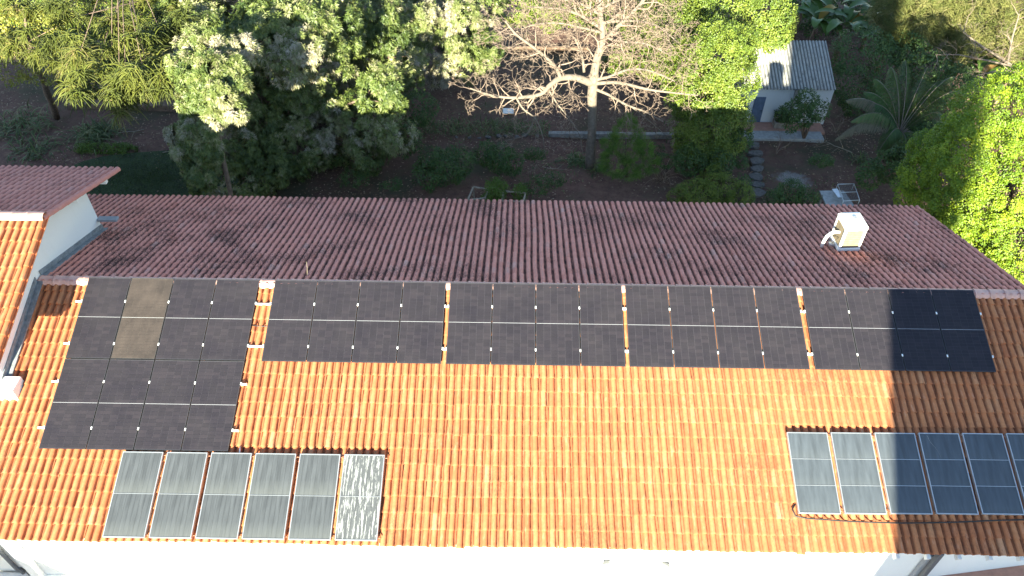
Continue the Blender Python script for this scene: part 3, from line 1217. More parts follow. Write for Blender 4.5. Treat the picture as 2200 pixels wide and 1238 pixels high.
# ---- solar thermal collectors
def collector(x, s, W, H, nbars, mat, label, group):
    c = empty('solar_collector', on_front(x, s, 0.02), label, 'solar collector', group)
    c.rotation_euler = (TF, 0, 0)
    T = 0.085
    mb = MB()
    b = 0.022
    mb.box((0, -b, -T), (W, 0, 0))
    mb.box((0, -H, -T), (W, -H + b, 0))
    mb.box((0, -H + b, -T), (b, -b, 0))
    mb.box((W - b, -H + b, -T), (W, -b, 0))
    mb.box((b, -H + b, -T), (W - b, -b, -T + 0.01))
    mb.build('frame', M['alu'], c, world=False)
    n = nbars + 1
    seg = (H - 2 * b) / n
    for k in range(n):
        mb = MB()
        y1, y0 = -b - k * seg - (0.006 if k else 0.001), -b - (k + 1) * seg + (0.006 if k < n - 1 else 0.001)
        mb.add([(b + .001, y0, -0.008), (W - b - .001, y0, -0.008), (W - b - .001, y1, -0.008), (b + .001, y1, -0.008)], [(0, 1, 2, 3)])
        mb.build('glass_pane', mat, c, world=False)
    for k in range(nbars):
        y = -b - (k + 1) * seg
        mb = MB()
        mb.box((b, y - 0.0055, -0.02), (W - b, y + 0.0055, -0.001))
        mb.build('glazing_bar', M['alu'], c, world=False)
    mb = MB()
    for y in (-0.07, -H + 0.07):
        mb.tube([(W + 0.002, y, -0.045), (W + 0.085, y, -0.045)], 0.014, 7)
    mb.build('coupling', M['copper'], c, world=False, smooth=True)
    return c


px_ = (9.40 - 3.06 + 0.09) / 6
GL = 'solar collectors at the lower left of the roof'
labs = ['grey solar collector, leftmost of six at the lower left, beside bare tiles', 'grey solar collector, second from left of the six at the lower left',
        'grey solar collector, third from left of the six at the lower left', 'grey solar collector, fourth from left of the six at the lower left',
        'grey solar collector just left of the white streaked one', 'solar collector with glass covered in white streaks and flakes']
for k in range(6):
    collector(-9.40 + k * px_, 4.735 - 0.003 * k, px_ - 0.095, 2.0, 1, M['coll_streak'] if k == 5 else M['coll'], labs[k], GL)
GR = 'solar collectors at the lower right of the roof'
labs = ['sunlit three paned solar collector, leftmost of the lower right row', 'three paned solar collector, second in the lower right row, its corner in shadow',
        'blue three paned solar collector, third in the lower right row, where the shadow begins', 'blue shaded solar collector with a pale crack line, fourth in the lower right row',
        'blue shaded solar collector, fifth in the lower right row, beside the cropped one', 'blue shaded solar collector cut off by the right edge of the photo']
for k in range(6):
    c4 = collector(6.738 + k * 1.0735, 4.0 - 0.011 * k, 0.985, 1.945, 2, M['coll_blue'], labs[k], GR)
    if k == 3:      # a crack across its upper pane
        mb = MB()
        pc_ = [(0.20, -0.05, -0.006), (0.24, -0.22, -0.006), (0.33, -0.36, -0.006), (0.38, -0.46, -0.006), (0.42, -0.60, -0.006)]
        for a, b2 in zip(pc_, pc_[1:]):
            mb.beam(a, b2, 0.005, 0.002)
        mb.build('crack', M['concrete'], c4, world=False)
mb = MB()
pts = [on_front(6.70, 5.72, -0.03), on_front(6.62, 5.85, -0.05), on_front(6.68, 6.0, -0.06)]
for k in range(14):
    pts.append(on_front(6.9 + k * 0.45, 6.05 + 0.07 * math.sin(k * 0.35), -0.045 + 0.012 * math.sin(k * 2.1)))
mb.tube(pts, 0.018, 7)
tag(mb.build('hose', M['cable'], smooth=True), 'dark hose lying on the tiles below the lower right collectors', 'hose')
mb = MB()
mb.tube([on_front(-6.62, 4.55, -0.06), on_front(-6.6, 4.70, -0.04), on_front(-6.58, 4.78, -0.02)], 0.02, 8)
tag(mb.build('vent_pipe', M['alu'], smooth=True), 'short metal pipe stub above the fourth lower left collector', 'pipe')

# ------------------------------------------------------------------ evaporative cooler on the rear slope
cs = 3.05
cx, cy, cz = 9.98, cs * CT + 0.02, -cs * ST + 0.05
cool = empty('roof_cooler', (cx, cy, cz), 'white box shaped evaporative cooler with beige pads on the rear roof slope', 'air cooler')
cool.rotation_euler = (0, 0, RAD(4))
hw, hd, hh = 0.31, 0.33, 0.78
mb = MB()
mb.box((-hw - 0.03, -hd - 0.03, -0.02), (hw + 0.03, hd + 0.03, 0.10), bev=0.02)
mb.build('base_tray', M['white'], cool, world=False)
for sx in (-1, 1):
    for sy in (-1, 1):
        mb = MB()
        x, y = sx * (hw - 0.02), sy * (hd - 0.02)
        mb.box((x - 0.035, y - 0.035, 0.10), (x + 0.035, y + 0.035, hh), bev=0.008)
        mb.build('corner_post', M['white'], cool, world=False)
        mb = MB()
        mb.box((x - 0.03, y - 0.03, -0.28 if sy > 0 else -0.10), (x + 0.03, y + 0.03, -0.021))
        mb.build('foot', M['alu'], cool, world=False)
padm = plain('cooler_pad', (0.21, 0.165, 0.105), 0.9, vary=0.2, scale=9)
for (a, b2) in (((-hw + 0.035, -hd + 0.005), (hw - 0.035, -hd + 0.02)), ((-hw + 0.035, hd - 0.02), (hw - 0.035, hd - 0.005)), ((-hw + 0.005, -hd + 0.035), (-hw + 0.02, hd - 0.035)), ((hw - 0.02, -hd + 0.035), (hw - 0.005, hd - 0.035))):
    mb = MB()
    mb.box((a[0], a[1], 0.10), (b2[0], b2[1], hh))
    pad = mb.build('pad', padm, cool, world=False)
    mb = MB()
    for k in range(9):
        z = 0.14 + k * 0.07
        if abs(a[0] - b2[0]) > 0.1:
            yy = a[1] - 0.012 if a[1] < 0 else b2[1]
            mb.box((a[0], yy, z), (b2[0], yy + 0.012, z + 0.012))
        else:
            xx = a[0] - 0.012 if a[0] < 0 else b2[0]
            mb.box((xx, a[1], z), (xx + 0.012, b2[1], z + 0.012))
    lo = mb.build('louvre', padm, pad, world=False)
mb = MB()
prof = [(hw + 0.02, hh), (hw + 0.035, hh + 0.03), (hw + 0.035, hh + 0.10), (hw - 0.02, hh + 0.17), (hw - 0.11, hh + 0.21), (hw - 0.2, hh + 0.225)]
rings = []
ns = 24
for r, z in prof:
    rings.append([(r * max(-1, min(1, 1.36 * math.cos(2 * math.pi * k / ns))), r * 1.05 * max(-1, min(1, 1.36 * math.sin(2 * math.pi * k / ns))), z) for k in range(ns)])
P_ = [p for r in rings for p in r]
F_ = []
for i in range(len(rings) - 1):
    for k in range(ns):
        F_.append((i * ns + k, i * ns + (k + 1) % ns, (i + 1) * ns + (k + 1) % ns, (i + 1) * ns + k))
F_.append(tuple((len(rings) - 1) * ns + k for k in range(ns)))
F_.append(tuple(range(ns - 1, -1, -1)))
mb.add(P_, F_)
mb.build('hood', M['white'], cool, world=False, smooth=False)
mb = MB()
mb.tube([(0, -0.02, hh + 0.225), (0, -0.02, hh + 0.25)], 0.07, 12)
mb.build('lifting_cap', M['grey'], cool, world=False)
mb = MB()
mb.tube([(-hw, -0.05, 0.50), (-hw - 0.16, -0.05, 0.50), (-hw - 0.27, -0.06, 0.46), (-hw - 0.36, -0.08, 0.36), (-hw - 0.41, -0.10, 0.20), (-hw - 0.42, -0.11, -0.02)], 0.05, 12)
mb.build('water_pipe', M['pipe'], cool, world=False, smooth=True)
mb = MB()
mb.box((-hw - 0.22, -0.16, 0.02), (-hw - 0.08, -0.04, 0.12), bev=0.01)
mb.build('valve_box', M['alu'], cool, world=False)
mb = MB()
mb.tube([(-hw, -0.12, 0.35), (-hw - 0.12, -0.15, 0.22), (-hw - 0.15, -0.12, 0.10)], 0.008, 6)
mb.tube([(-hw, -0.0, 0.4), (-hw - 0.22, -0.1, 0.25), (-hw - 0.3, -0.2, 0.05)], 0.006, 6)
mb.build('thin_hose', M['cable'], cool, world=False, smooth=True)
# a bamboo cane stuck on the ridge
mb = MB()
b0 = Vector(at(660, 590, 0.25))
mb.tube([b0, Vector(at(660, 575, 0.3)), Vector(at(658, 562, 0.36))], 0.005, 6)
tag(mb.build('cane', M['wood'], smooth=True), 'thin pale stick standing up from the rear tiles behind the panels', 'stick')

# ------------------------------------------------------------------ garden shed
sb = onz(1618, 262)
sy0 = sb[1]
eL, eR = at(1600, 192, sy0 - 0.3), at(1794, 192, sy0 - 0.3)
bx0, bx1 = at(1592, 262, sy0)[0], at(1770, 262, sy0)[0]
ez = (eL[2] + eR[2]) / 2
SA = RAD(20)
shed = empty('garden_shed', ((bx0 + bx1) / 2, sy0, G), 'small white shed with a grey corrugated roof and a blue door among the trees', 'shed')
SD = 2.7
mb = MB()
zt = ez + 0.25 * math.tan(SA) - 0.10
mb.box((bx0, sy0, G - 0.2), (bx1, sy0 + 0.15, zt))
mb.build('front_wall', M['wall_shed'], shed)
for xx in (bx0, bx1 - 0.15):
    mb = MB()
    mb.prism([(xx, sy0 + 0.151, G - 0.2), (xx, sy0 + SD, G - 0.2), (xx, sy0 + SD, zt + SD * math.tan(SA) - 0.03), (xx, sy0 + 0.151, zt + 0.03)], (0.15, 0, 0))
    mb.build('side_wall', M['wall_shed'], shed)
mb = MB()
mb.box((bx0 + 0.151, sy0 + SD - 0.15, G - 0.2), (bx1 - 0.151, sy0 + SD, zt + SD * math.tan(SA) - 0.06))
mb.build('back_wall', M['wall_shed'], shed)
pxx = at(1692, 262, sy0)[0]
mb = MB()
mb.box((pxx - 0.09, sy0 - 0.07, G - 0.2), (pxx + 0.09, sy0 - 0.001, zt - 0.02))
mb.build('pilaster', M['concrete'], shed)
d0, d1 = at(1609, 262, sy0)[0], at(1632, 262, sy0)[0]
dtop = at(1632, 208, sy0)[2]
mb = MB()
mb.box((d0, sy0 - 0.05, G), (d1, sy0 - 0.001, dtop), bev=0.01)
dr = mb.build('door', M['bluedoor'], shed)
mb = MB()
mb.box((d0 + 0.08, sy0 - 0.062, G + 0.12), (d1 - 0.08, sy0 - 0.051, G + 0.68))
mb.box((d0 + 0.08, sy0 - 0.062, G + 0.78), (d1 - 0.08, sy0 - 0.051, dtop - 0.12))
mb.build('panel', M['bluedoor'], dr)
mb = MB()
mb.tube([(d1 - 0.07, sy0 - 0.05, G + 0.75), (d1 - 0.07, sy0 - 0.10, G + 0.75), (d1 - 0.16, sy0 - 0.10, G + 0.75)], 0.014, 6)
mb.build('handle', M['cable'], dr, smooth=True)
RL = 3.3
n_s = 4
xw = (eR[0] - eL[0]) / n_s
for row in (0, 1):
    for k in range(n_s):
        per = 0.1735
        xs = np.linspace(0, xw + 0.05, 49)
        top_ = 0.03 * np.sin(2 * np.pi * (xs + k * xw) / per)
        ya, yb = (0, RL / 2 + 0.1) if row == 0 else (RL / 2 - 0.02, RL)
        off = 0.0 if row == 0 else 0.014
        off += 0.008 * (k % 2)
        V, F = [], []
        for y, zz in ((ya, 0), (yb, 0), (ya, -0.012), (yb, -0.012)):
            for x, h in zip(xs, top_):
                V.append((eL[0] + k * xw + x, eL[1] + y * math.cos(SA), ez + y * math.sin(SA) + h + off + zz))
        n = len(xs)
        for i in range(n - 1):
            F.append((i, i + 1, n + i + 1, n + i))
            F.append((2 * n + i + 1, 2 * n + i, 3 * n + i, 3 * n + i + 1))
            F.append((2 * n + i, 2 * n + i + 1, i + 1, i))
        link('corrugated_sheet', raw_mesh('corrugated_sheet', V, F, M['corr'], np.tile(0.5 - top_ / 0.06, 4), smooth=True), shed)
# stoop and steps before the shed
s0, s1 = onz(1606, 268), onz(1760, 300)
mb = MB()
mb.box((bx0 - 0.1, sy0 - 1.0, G - 0.2), (bx1 - 0.2, sy0 - 0.071, G + 0.03))
tag(mb.build('shed_stoop', M['terra']), kind='structure')
sl0 = onz(1606, 300)
mb = MB()
mb.box((bx0 - 0.15, sl0[1] - 0.05, G - 0.2), (bx1 - 0.45, sy0 - 1.002, G + 0.10), bev=0.02)
tag(mb.build('concrete_kerb', M['paleconc']), 'pale concrete step running along the front of the shed', 'step')
for k in range(7):
    p = onz(1622 + 1.0 * k, 312 + 17 * k)
    poly = blotch(p[0] + random.uniform(-.05, .05), p[1], random.uniform(.3, .42), random.uniform(.24, .31), 14, seed=20 + k)
    mb = MB()
    mb.prism([(a, b2, G - 0.1) for a, b2 in poly], (0, 0, 0.14))
    tag(mb.build('stepping_stone', M['stone']), ['grey round stepping stone', 'pale stepping stone', 'dark stepping stone'][k % 3] + f' on the narrow path, {["nearest the shed", "second from the shed", "third from the shed", "fourth from the shed", "fifth from the shed", "sixth from the shed", "nearest the long house"][k]}',
        'stepping stone', 'stepping stones to the shed')
# planter tub by the wall
pp = onz(1672, 272)
tub = empty('planter_tub', (pp[0], pp[1], G + 0.03), 'square cement planter standing against the shed wall right of the blue door', 'planter')
mb = MB()
for lo, hi in (((-.3, -.25, 0), (.3, -.2, .34)), ((-.3, .2, 0), (.3, .25, .34)), ((-.3, -.199, 0), (-.25, .199, .34)), ((.25, -.199, 0), (.3, .199, .34))):
    mb.box(lo, hi)
mb.build('rim', M['pot'], tub, world=False)
mb = MB()
mb.box((-.249, -.199, 0.02), (.249, .199, .26))
mb.build('soil', M['soil'], tub, world=False)

# ------------------------------------------------------------------ low kerb walls, bank, sheet
a, b2 = onz(1178, 290), onz(1500, 292)
mb = MB()
n = 7
for k in range(n):
    t0, t1 = k / n, (k + 1) / n
    x0, x1 = a[0] + (b2[0] - a[0]) * t0, a[0] + (b2[0] - a[0]) * t1
    if k == 0:
        kw = empty('kerb_wall', (a[0], a[1], G), 'low pale concrete kerb running behind the bare tree trunk', 'kerb')
    mb = MB()
    mb.box((x0 + 0.015, a[1] - 0.14 + 0.03 * (k % 2), G - 0.2), (x1 - 0.015, a[1] + 0.14, G + 0.16 + 0.015 * ((k * 7) % 3)), bev=0.02)
    mb.build('block', M['concrete'], kw)
st = empty('border_stones', onz(1090, 296), 'row of rough pale stones edging the bed left of the kerb', 'stone row')
for k in range(9):
    p = onz(985 + k * 21 + random.uniform(-5, 5), 298 - k * 0.6 + random.uniform(-2, 2))
    bm_ = MB()
    r = random.uniform(0.11, 0.2)
    V = rand_dirs(20) * np.array([r, r * 0.8, r * 0.6]) * rng.uniform(0.8, 1.1, (20, 1))
    import bmesh
    bmx = bmesh.new()
    for vv in V:
        bmx.verts.new(vv + np.array([p[0], p[1], G + 0.05]))
    bmesh.ops.convex_hull(bmx, input=bmx.verts)
    me = bpy.data.meshes.new('stone')
    bmx.to_mesh(me)
    bmx.free()
    me.materials.append(M['stone'])
    link('stone', me, st)
p = onz(1092, 241)
mb = MB()
mb.box((p[0] - 0.3, p[1] - 0.25, G + 0.02), (p[0] + 0.3, p[1] + 0.25, G + 0.10), bev=0.02)
tag(mb.build('white_slab', M['white']), 'pale flat slab lying on the ground under the bare tree', 'slab')
# terraced earth bank behind the left lawn
q0, q1 = onz(300, 235), onz(400, 235)
mb = MB()
for k in range(4):
    mb.prism([(q0[0] - 4.0, q0[1] + 0.55 * k, G - 0.3), (q1[0] + 1.0, q0[1] + 0.55 * k + 0.1, G - 0.3), (q1[0] + 1.0, q0[1] + 4, G - 0.3), (q0[0] - 4.0, q0[1] + 4, G - 0.3)], (0, 0, 0.5 + 0.20 * k))
tag(mb.build('earth_bank', M['earth']), kind='structure')
# low hedge-like path border far behind, in the sun
p0, p1 = onz(1060, 104), onz(1265, 104)
mb = MB()
mb.box((p0[0], p0[1] - 0.1, G - 0.1), (p1[0], p0[1] + 0.12, G + 0.14), bev=0.02)
tag(mb.build('low_wall', M['earth']), 'low sunlit wall far behind the branches of the bare tree', 'wall')

# ------------------------------------------------------------------ table, trolley, bench and trestles near the rear eave
ct = onz(1800, 424)
tb = empty('concrete_table', (ct[0] - 0.35, ct[1], G), 'grey slab table half hidden by the rear eave', 'table')
mb = MB()
P0, P1, P2, P3 = [at(*q, ct[1] + dy) for q, dy in (((1762, 409), 0.6), ((1800, 408), 0.6), ((1838, 446), -0.7), ((1776, 446), -0.7))]
zt_ = G + 0.72
T = [onz(*q, zt_) for q in ((1761, 410), (1812, 409), (1842, 450), (1780, 450))]
mb.prism([(t_[0], t_[1], zt_ - 0.07) for t_ in (T[3], T[2], T[1], T[0])], (0, 0, 0.07))
mb.build('tabletop', M['paleconc'], tb)
for q in T:
    c_ = np.mean(T, 0)
    l_ = q + (c_ - q) * 0.2
    mb = MB()
    mb.box((l_[0] - 0.06, l_[1] - 0.06, G - 0.1), (l_[0] + 0.06, l_[1] + 0.06, zt_ - 0.071))
    mb.build('leg', M['concrete'], tb)
tr = empty('folding_trolley', onz(1818, 424), 'light metal trolley frame with two mesh trays on the slab table', 'trolley')
zz = zt_ + 0.002
A_, B_, C_, D_ = onz(1800, 396, zz + 0.35), onz(1835, 395, zz + 0.35), onz(1847, 430, zz + 0.35), onz(1812, 432, zz + 0.35)
mb = MB()
for u, v in ((A_, B_), (B_, C_), (C_, D_), (D_, A_)):
    mb.tube([u, v], 0.017, 6)
m1, m2 = (A_ + D_) / 2, (B_ + C_) / 2
mb.tube([m1, m2], 0.017, 6)
mb.build('frame', M['alu'], tr, smooth=True)
for u in (A_, B_, C_, D_):
    mb = MB()
    mb.tube([u, (u[0], u[1], zz)], 0.015, 6)
    mb.build('leg', M['alu'], tr, smooth=True)
for (u0, u1, u2, u3) in ((A_, B_, m2, m1), (m1, m2, C_, D_)):
    mb = MB()
    for k in range(1, 9):
        f = k / 9
        mb.tube([u0 + (u1 - u0) * f, u3 + (u2 - u3) * f], 0.005, 4)
        mb.tube([u0 + (u3 - u0) * f, u1 + (u2 - u1) * f], 0.005, 4)
    mb.build('mesh_tray', M['darkgrey'], tr)
p = onz(1806, 414, zz + 0.30)
mb = MB()
mb.beam(onz(1793, 406, zz + 0.30), onz(1806, 424, zz + 0.30), 0.26, 0.02)
mb.build('side_plate', M['alu'], tr)

ch = onz(672, 372)
bn = empty('garden_bench', ch, 'weathered pale timber bench frame beneath the front of the mango tree', 'bench')
f0, f1 = np.array([-0.25, -0.1, 0]), np.array([0.2, 0.0, 0])
dirv = np.array([0.35, 1.25, 0])
mb = MB()
pts4 = [f0, f1, f1 + dirv, f0 + dirv]
for q in pts4:
    mb2 = MB()
    mb2.box((q[0] - 0.03, q[1] - 0.03, -0.05), (q[0] + 0.03, q[1] + 0.03, 0.55))
    mb2.build('leg', M['wood'], bn, world=False)
for u, v in ((0, 1), (1, 2), (2, 3), (3, 0)):
    mb.beam(pts4[u] + (0, 0, .58), pts4[v] + (0, 0, .58), 0.06, 0.06)
mb.build('seat_frame', M['wood'], bn, world=False)
for k in range(4):
    f = (k + 0.5) / 4
    mb = MB()
    mb.beam(pts4[0] + (pts4[1] - pts4[0]) * f + (0, 0.05, .625), pts4[3] + (pts4[2] - pts4[3]) * f + (0, -0.05, .625), 0.08, 0.022)
    mb.build('slat', M['wood'], bn, world=False)

for lab, q in (('old timber trestle bench frame beside the rear eave, left of the leafy weeds', ((1017, 402), (1050, 407), (1042, 426), (1005, 430))),
               ('smaller old timber frame beside the rear eave, right of the leafy weeds', ((1082, 411), (1129, 415), (1124, 434), (1078, 432)))):
    zq = G + 0.62
    Q = [onz(*a_, zq) for a_ in q]
    fr = empty('timber_frame', (Q[0][0], Q[0][1], G), lab, 'timber frame', 'timber frames behind the long house')
    mb = MB()
    for k in range(4):
        mb.beam(Q[k], Q[(k + 1) % 4], 0.07, 0.06)
    mb.build('top_rails', M['wood'], fr)
    for u in Q:
        mb = MB()
        mb.beam((u[0], u[1], zq - 0.035), (u[0] + 0.03, u[1], G - 0.1), 0.055, 0.055)
        mb.build('leg', M['wood'], fr)

# ------------------------------------------------------------------ trees and plants
def trunk(parent, pts, rad, mat, sides=10, name='trunk'):
    """bent tapering trunk with slight wobble"""
    P = []
    R = []
    n = len(pts)
    for i in range(n - 1):
        a, b = np.array(pts[i], float), np.array(pts[i + 1], float)
        for k in range(4):
            t = k / 4
            P.append(a + (b - a) * t + rng.normal(size=3) * 0.012)
            R.append((rad[i] + (rad[i + 1] - rad[i]) * t) * rng.uniform(0.94, 1.06))
    P.append(np.array(pts[-1], float))
    R.append(rad[-1])
    mb = MB()
    mb.tube(P, R, sides)
    return mb.build(name, mat, parent, smooth=True)


def limbs_to(parent, root, blobs, r0, mat, n=2, name='limb'):
    """limbs from the trunk top into each crown lobe"""
    for c, r in blobs:
        c = np.array(c)
        mid = (np.array(root) + c) / 2 + np.array([0, 0, -0.15 * np.linalg.norm(c - root) * 0.3])
        mb = MB()
        mb.tube([root, (np.array(root) + mid) / 2 + rng.normal(size=3) * .05, mid, (mid + c) / 2 + rng.normal(size=3) * .1, c], [r0, r0 * .8, r0 * .6, r0 * .42, r0 * .22], 7)
        for k in range(n):
            d = rand_dirs(1)[0] * np.array(r) * 0.85
            s_ = mid + (c - mid) * rng.uniform(0.2, 0.9)
            mb.tube([s_, s_ + (c + d - s_) * 0.5 + rng.normal(size=3) * .1, c + d], [r0 * .3, r0 * .2, r0 * .06], 5)
        mb.build(name, mat, parent, smooth=True)


def branch_rec(mb, p, d, r, L, depth, upw, wander=0.5, min_r=0.006, curl=0.0):
    """a bare branch that keeps forking"""
    seg = max(2, int(L / 0.22))
    pts, rad = [p], [r]
    dd = unit(np.array(d, float))
    kids = []
    for i in range(seg):
        dd = unit(dd + rng.normal(size=3) * wander * 0.35 + np.array([0, 0, upw * 0.12]))
        pts.append(pts[-1] + dd * L / seg)
        rad.append(r * (1 - 0.55 * (i + 1) / seg))
        if depth > 0 and i > 0 and rng.random() < (0.75 if depth > 1 else 0.9):
            kids.append((pts[-1], dd.copy(), rad[-1]))
    mb.tube(pts, rad, 6 if r > 0.03 else 4 if r > 0.012 else 3, cap=False)
    if depth > 0:
        kids.append((pts[-1], dd.copy(), rad[-1]))
        kids.append((pts[-1], dd.copy(), rad[-1]))
        for q, e, rr in kids:
            side = unit(np.cross(e, rand_dirs(1)[0]))
            branch_rec(mb, q, e * 0.75 + side * rng.uniform(0.5, 1.0), max(min_r, rr * 0.62), L * rng.uniform(0.42, 0.68), depth - 1, upw, wander, min_r)


def mango(name, label, blobs, n, tr_base, tr_top, flush=0.5, trunkr=0.22, ll=0.205, crs=1.0):
    t = empty(name, tr_base, label, 'tree', 'mango trees behind the long house')
    trunk(t, [tr_base, (np.array(tr_base) + tr_top) / 2 + np.array([.1, 0, 0]), tr_top], [trunkr * 1.3, trunkr, trunkr * 0.8], M['bark'])
    limbs_to(t, np.array(tr_top), blobs, trunkr * 0.6, M['bark'], 3)
    # clumps of whorls: clump centres on the lobes, whorls gathered on each clump
    cp, co = blob_surface(blobs, n, 0.72, 1.0)
    m = len(cp)
    k = 15
    dirs = unit(rand_dirs(m * k).reshape(m, k, 3) + co[:, None] * 0.9)
    cr = crs * rng.uniform(0.3, 0.66, m)[:, None, None]
    p = (cp[:, None] + dirs * cr * rng.uniform(0.5, 1.0, (m, k, 1))).reshape(-1, 3)
    o = unit(dirs.reshape(-1, 3) + np.repeat(co, k, 0) * 0.4)
    # flush of pale new leaves varies from clump to clump
    f = np.sin(cp[:, 0] * 1.3 + 1.0) + np.sin(cp[:, 1] * 1.1 + cp[:, 2] * 1.7) + rng.normal(size=m) * 0.9
    b = np.clip(0.33 + 0.2 * f + (flush - 0.5) * 0.6, 0.02, 0.98)
    base = np.clip(np.repeat(b, k) + rng.normal(size=m * k) * 0.13, 0, 1)
    leafy('crown', rosettes(p, o, 10, ll, ll * 0.235, base), L['mango'], t)
    return t


ml = [B(622, 132, 14.8, .75), B(568, 70, 15.4, 1.15), B(545, 120, 14.8, .7), B(605, 172, 16.6, .95), B(645, 195, 17.0, 1.0), B(558, 160, 15.8, .8), B(565, 235, 16.4, 1.2), B(620, 240, 16.6, 1.1), B(690, 215, 17.4, 1.0), B(600, 105, 15.6, 1.15), B(652, 112, 15.2, 1.05), B(697, 118, 15.6, .85), B(640, 55, 16.6, 1.4), B(585, 50, 17, 1.4), B(705, 55, 17.6, 1.4), B(620, 15, 19, 1.7), B(500, 40, 19.5, 2.2), B(440, 50, 19, 2.0), B(465, 110, 15.0, 1.5),
      B(540, 250, 18.2, 1.5), B(590, 300, 16.5, 1.8), B(660, 230, 19.2, 1.9), B(650, 320, 16.5, 1.3), B(700, 280, 17.5, 1.6), B(740, 200, 18.8, 1.4), B(790, 260, 17.0, 1.4), B(820, 190, 16.2, 1.0),
      B(845, 280, 16.0, 0.9), B(780, 330, 16.2, .9), B(560, 360, 14.8, 1.2), B(495, 325, 14.6, 1.3), B(520, 385, 14.0, 1.1), B(465, 365, 14.0, 1.1), B(550, 200, 18.6, 1.2)]
mango('mango_tree', 'wide mango tree mostly in deep shade behind the middle left of the rear roof', [(c, tuple(np.array(r) * 0.88)) for c, r in ml], 1450, onz(640, 270), at(625, 262, 18.3), 0.66, 0.2)
m0 = [B(*q) for q in ((452, 150, 9.9, .55), (418, 172, 10.2, .5), (496, 150, 10.2, .5), (432, 205, 9.5, .42), (480, 205, 9.0, .48), (507, 238, 8.7, .34), (462, 246, 8.8, .34), (402, 218, 9.9, .38), (392, 142, 10.8, .45), (470, 105, 11.2, .6), (428, 98, 11.8, .55),
      (522, 108, 11.4, .45), (512, 185, 9.6, .3), (425, 280, 9.8, .62), (402, 325, 9.9, .52), (442, 322, 9.5, .5), (430, 382, 9.3, .48), (408, 262, 10.0, .36), (455, 288, 9.4, .3), (415, 352, 9.7, .4), (385, 290, 10.2, .35))]
b4 = at(445, 330, 10.4)
mango('mango_tree', 'pale flushing mango tree close behind the rear eave, nearest the gable house', [(c, tuple(np.array(r) * 0.92)) for c, r in m0], 620, (b4[0], 10.2, G), at(462, 250, 10.0), 0.8, 0.10, 0.165, 0.42)
mr = [B(790, 25, 21.5, 1.5), B(760, 70, 20.8, 1.0), B(830, 80, 23.5, 2.0), B(780, 30, 25.5, 2.3), B(860, 140, 22.0, 1.3), B(890, 50, 24.5, 1.5), B(720, 60, 26, 2.0), B(800, 120, 23.5, 1.4), B(660, 15, 27, 2.0)]
mango('mango_tree', 'deep green mango tree standing behind the wide pale flushing one', [(c, tuple(np.array(r) * 0.88)) for c, r in mr], 760, onz(800, 120), at(800, 70, 24), 0.55)
m3 = [B(985, 60, 25.5, 1.4), B(960, 110, 24.0, 1.0), B(1000, 130, 23.5, 0.9), B(1010, 10, 27.5, 1.6), B(935, 20, 27.5, 1.3), B(1040, 110, 24.5, 0.7), B(960, 160, 23, .6)]
mango('mango_tree', 'small whitish mango tree between the green one and the bare tree', m3, 330, onz(980, 130), at(985, 70, 25.2), 0.85, 0.14)

# ---- rope-needled conifer at the upper left
ar = empty('conifer', onz(388, 280), 'tall conifer with hanging rope like yellow green branchlets and a brown trunk', 'tree')
tb0 = at(392, 290, 19.5)
trunk(ar, [(tb0[0], 19.6, G - 0.1), at(386, 150, 19.5), at(378, 20, 19.8), at(372, -140, 20.2)], [0.27, 0.23, 0.2, 0.16], M['bark'])
tips = []
for px, py, y, sp in ((130, 40, 19.0, 1.0), (60, 30, 20.5, .9), (170, 100, 17.8, .9), (230, 60, 18.2, 1.0), (250, 120, 17.0, .9), (205, 150, 16.8, .8), (275, 165, 16.3, .8), (240, 185, 16.2, .6), (320, 120, 17.4, .8),
                      (340, 150, 16.9, .6), (300, 190, 16.1, .5), (270, 205, 16.0, .4), (355, 85, 18.2, .8), (310, 60, 18.6, .9), (395, 75, 18.4, .6), (400, 20, 19.5, .7), (350, 20, 19.8, .8), (290, 15, 20.2, .9), (200, 10, 20.6, 1.0),
                      (160, 150, 17.0, .7), (110, 100, 18.4, .7), (30, 90, 19.8, .7), (180, 190, 16.3, .4), (330, 175, 16.4, .5)):
    for k in range(6):
        tips.append(at(px + rng.normal() * 20, py - 6 + rng.normal() * 17, y - 4.9 * min(1, py / 180) + rng.normal() * 0.4))
tips = np.array(tips)
nt_ = len(tips)
k = 46
base = np.repeat(tips, k, 0) + rng.normal(size=(nt_ * k, 3)) * np.array([.14, .14, .09])
d0 = unit(rng.normal(size=(nt_ * k, 3)) * np.array([1.0, 1.0, 0.5]) + np.array([0, -0.35, 0.25]))
rn = np.clip(np.repeat(rng.uniform(0.1, 0.75, nt_), k) + rng.normal(size=nt_ * k) * 0.12, 0, 1)
leafy('crown', strands(base, d0, rng.uniform(0.45, 0.85, nt_ * k), 0.024, 5, rn, 0.24), L['araucaria'], ar)
mb = MB()
for i in range(0, nt_, 9):
    a = np.array([tb0[0] + rng.normal() * .1, 19.7, tips[i][2] + rng.uniform(0.6, 1.6)])
    mb.tube([a, (a + tips[i]) / 2 + np.array([0, 0, 0.35]), tips[i]], [0.032, 0.022, 0.01], 5)
mb.build('branches', M['bark'], ar, smooth=True)

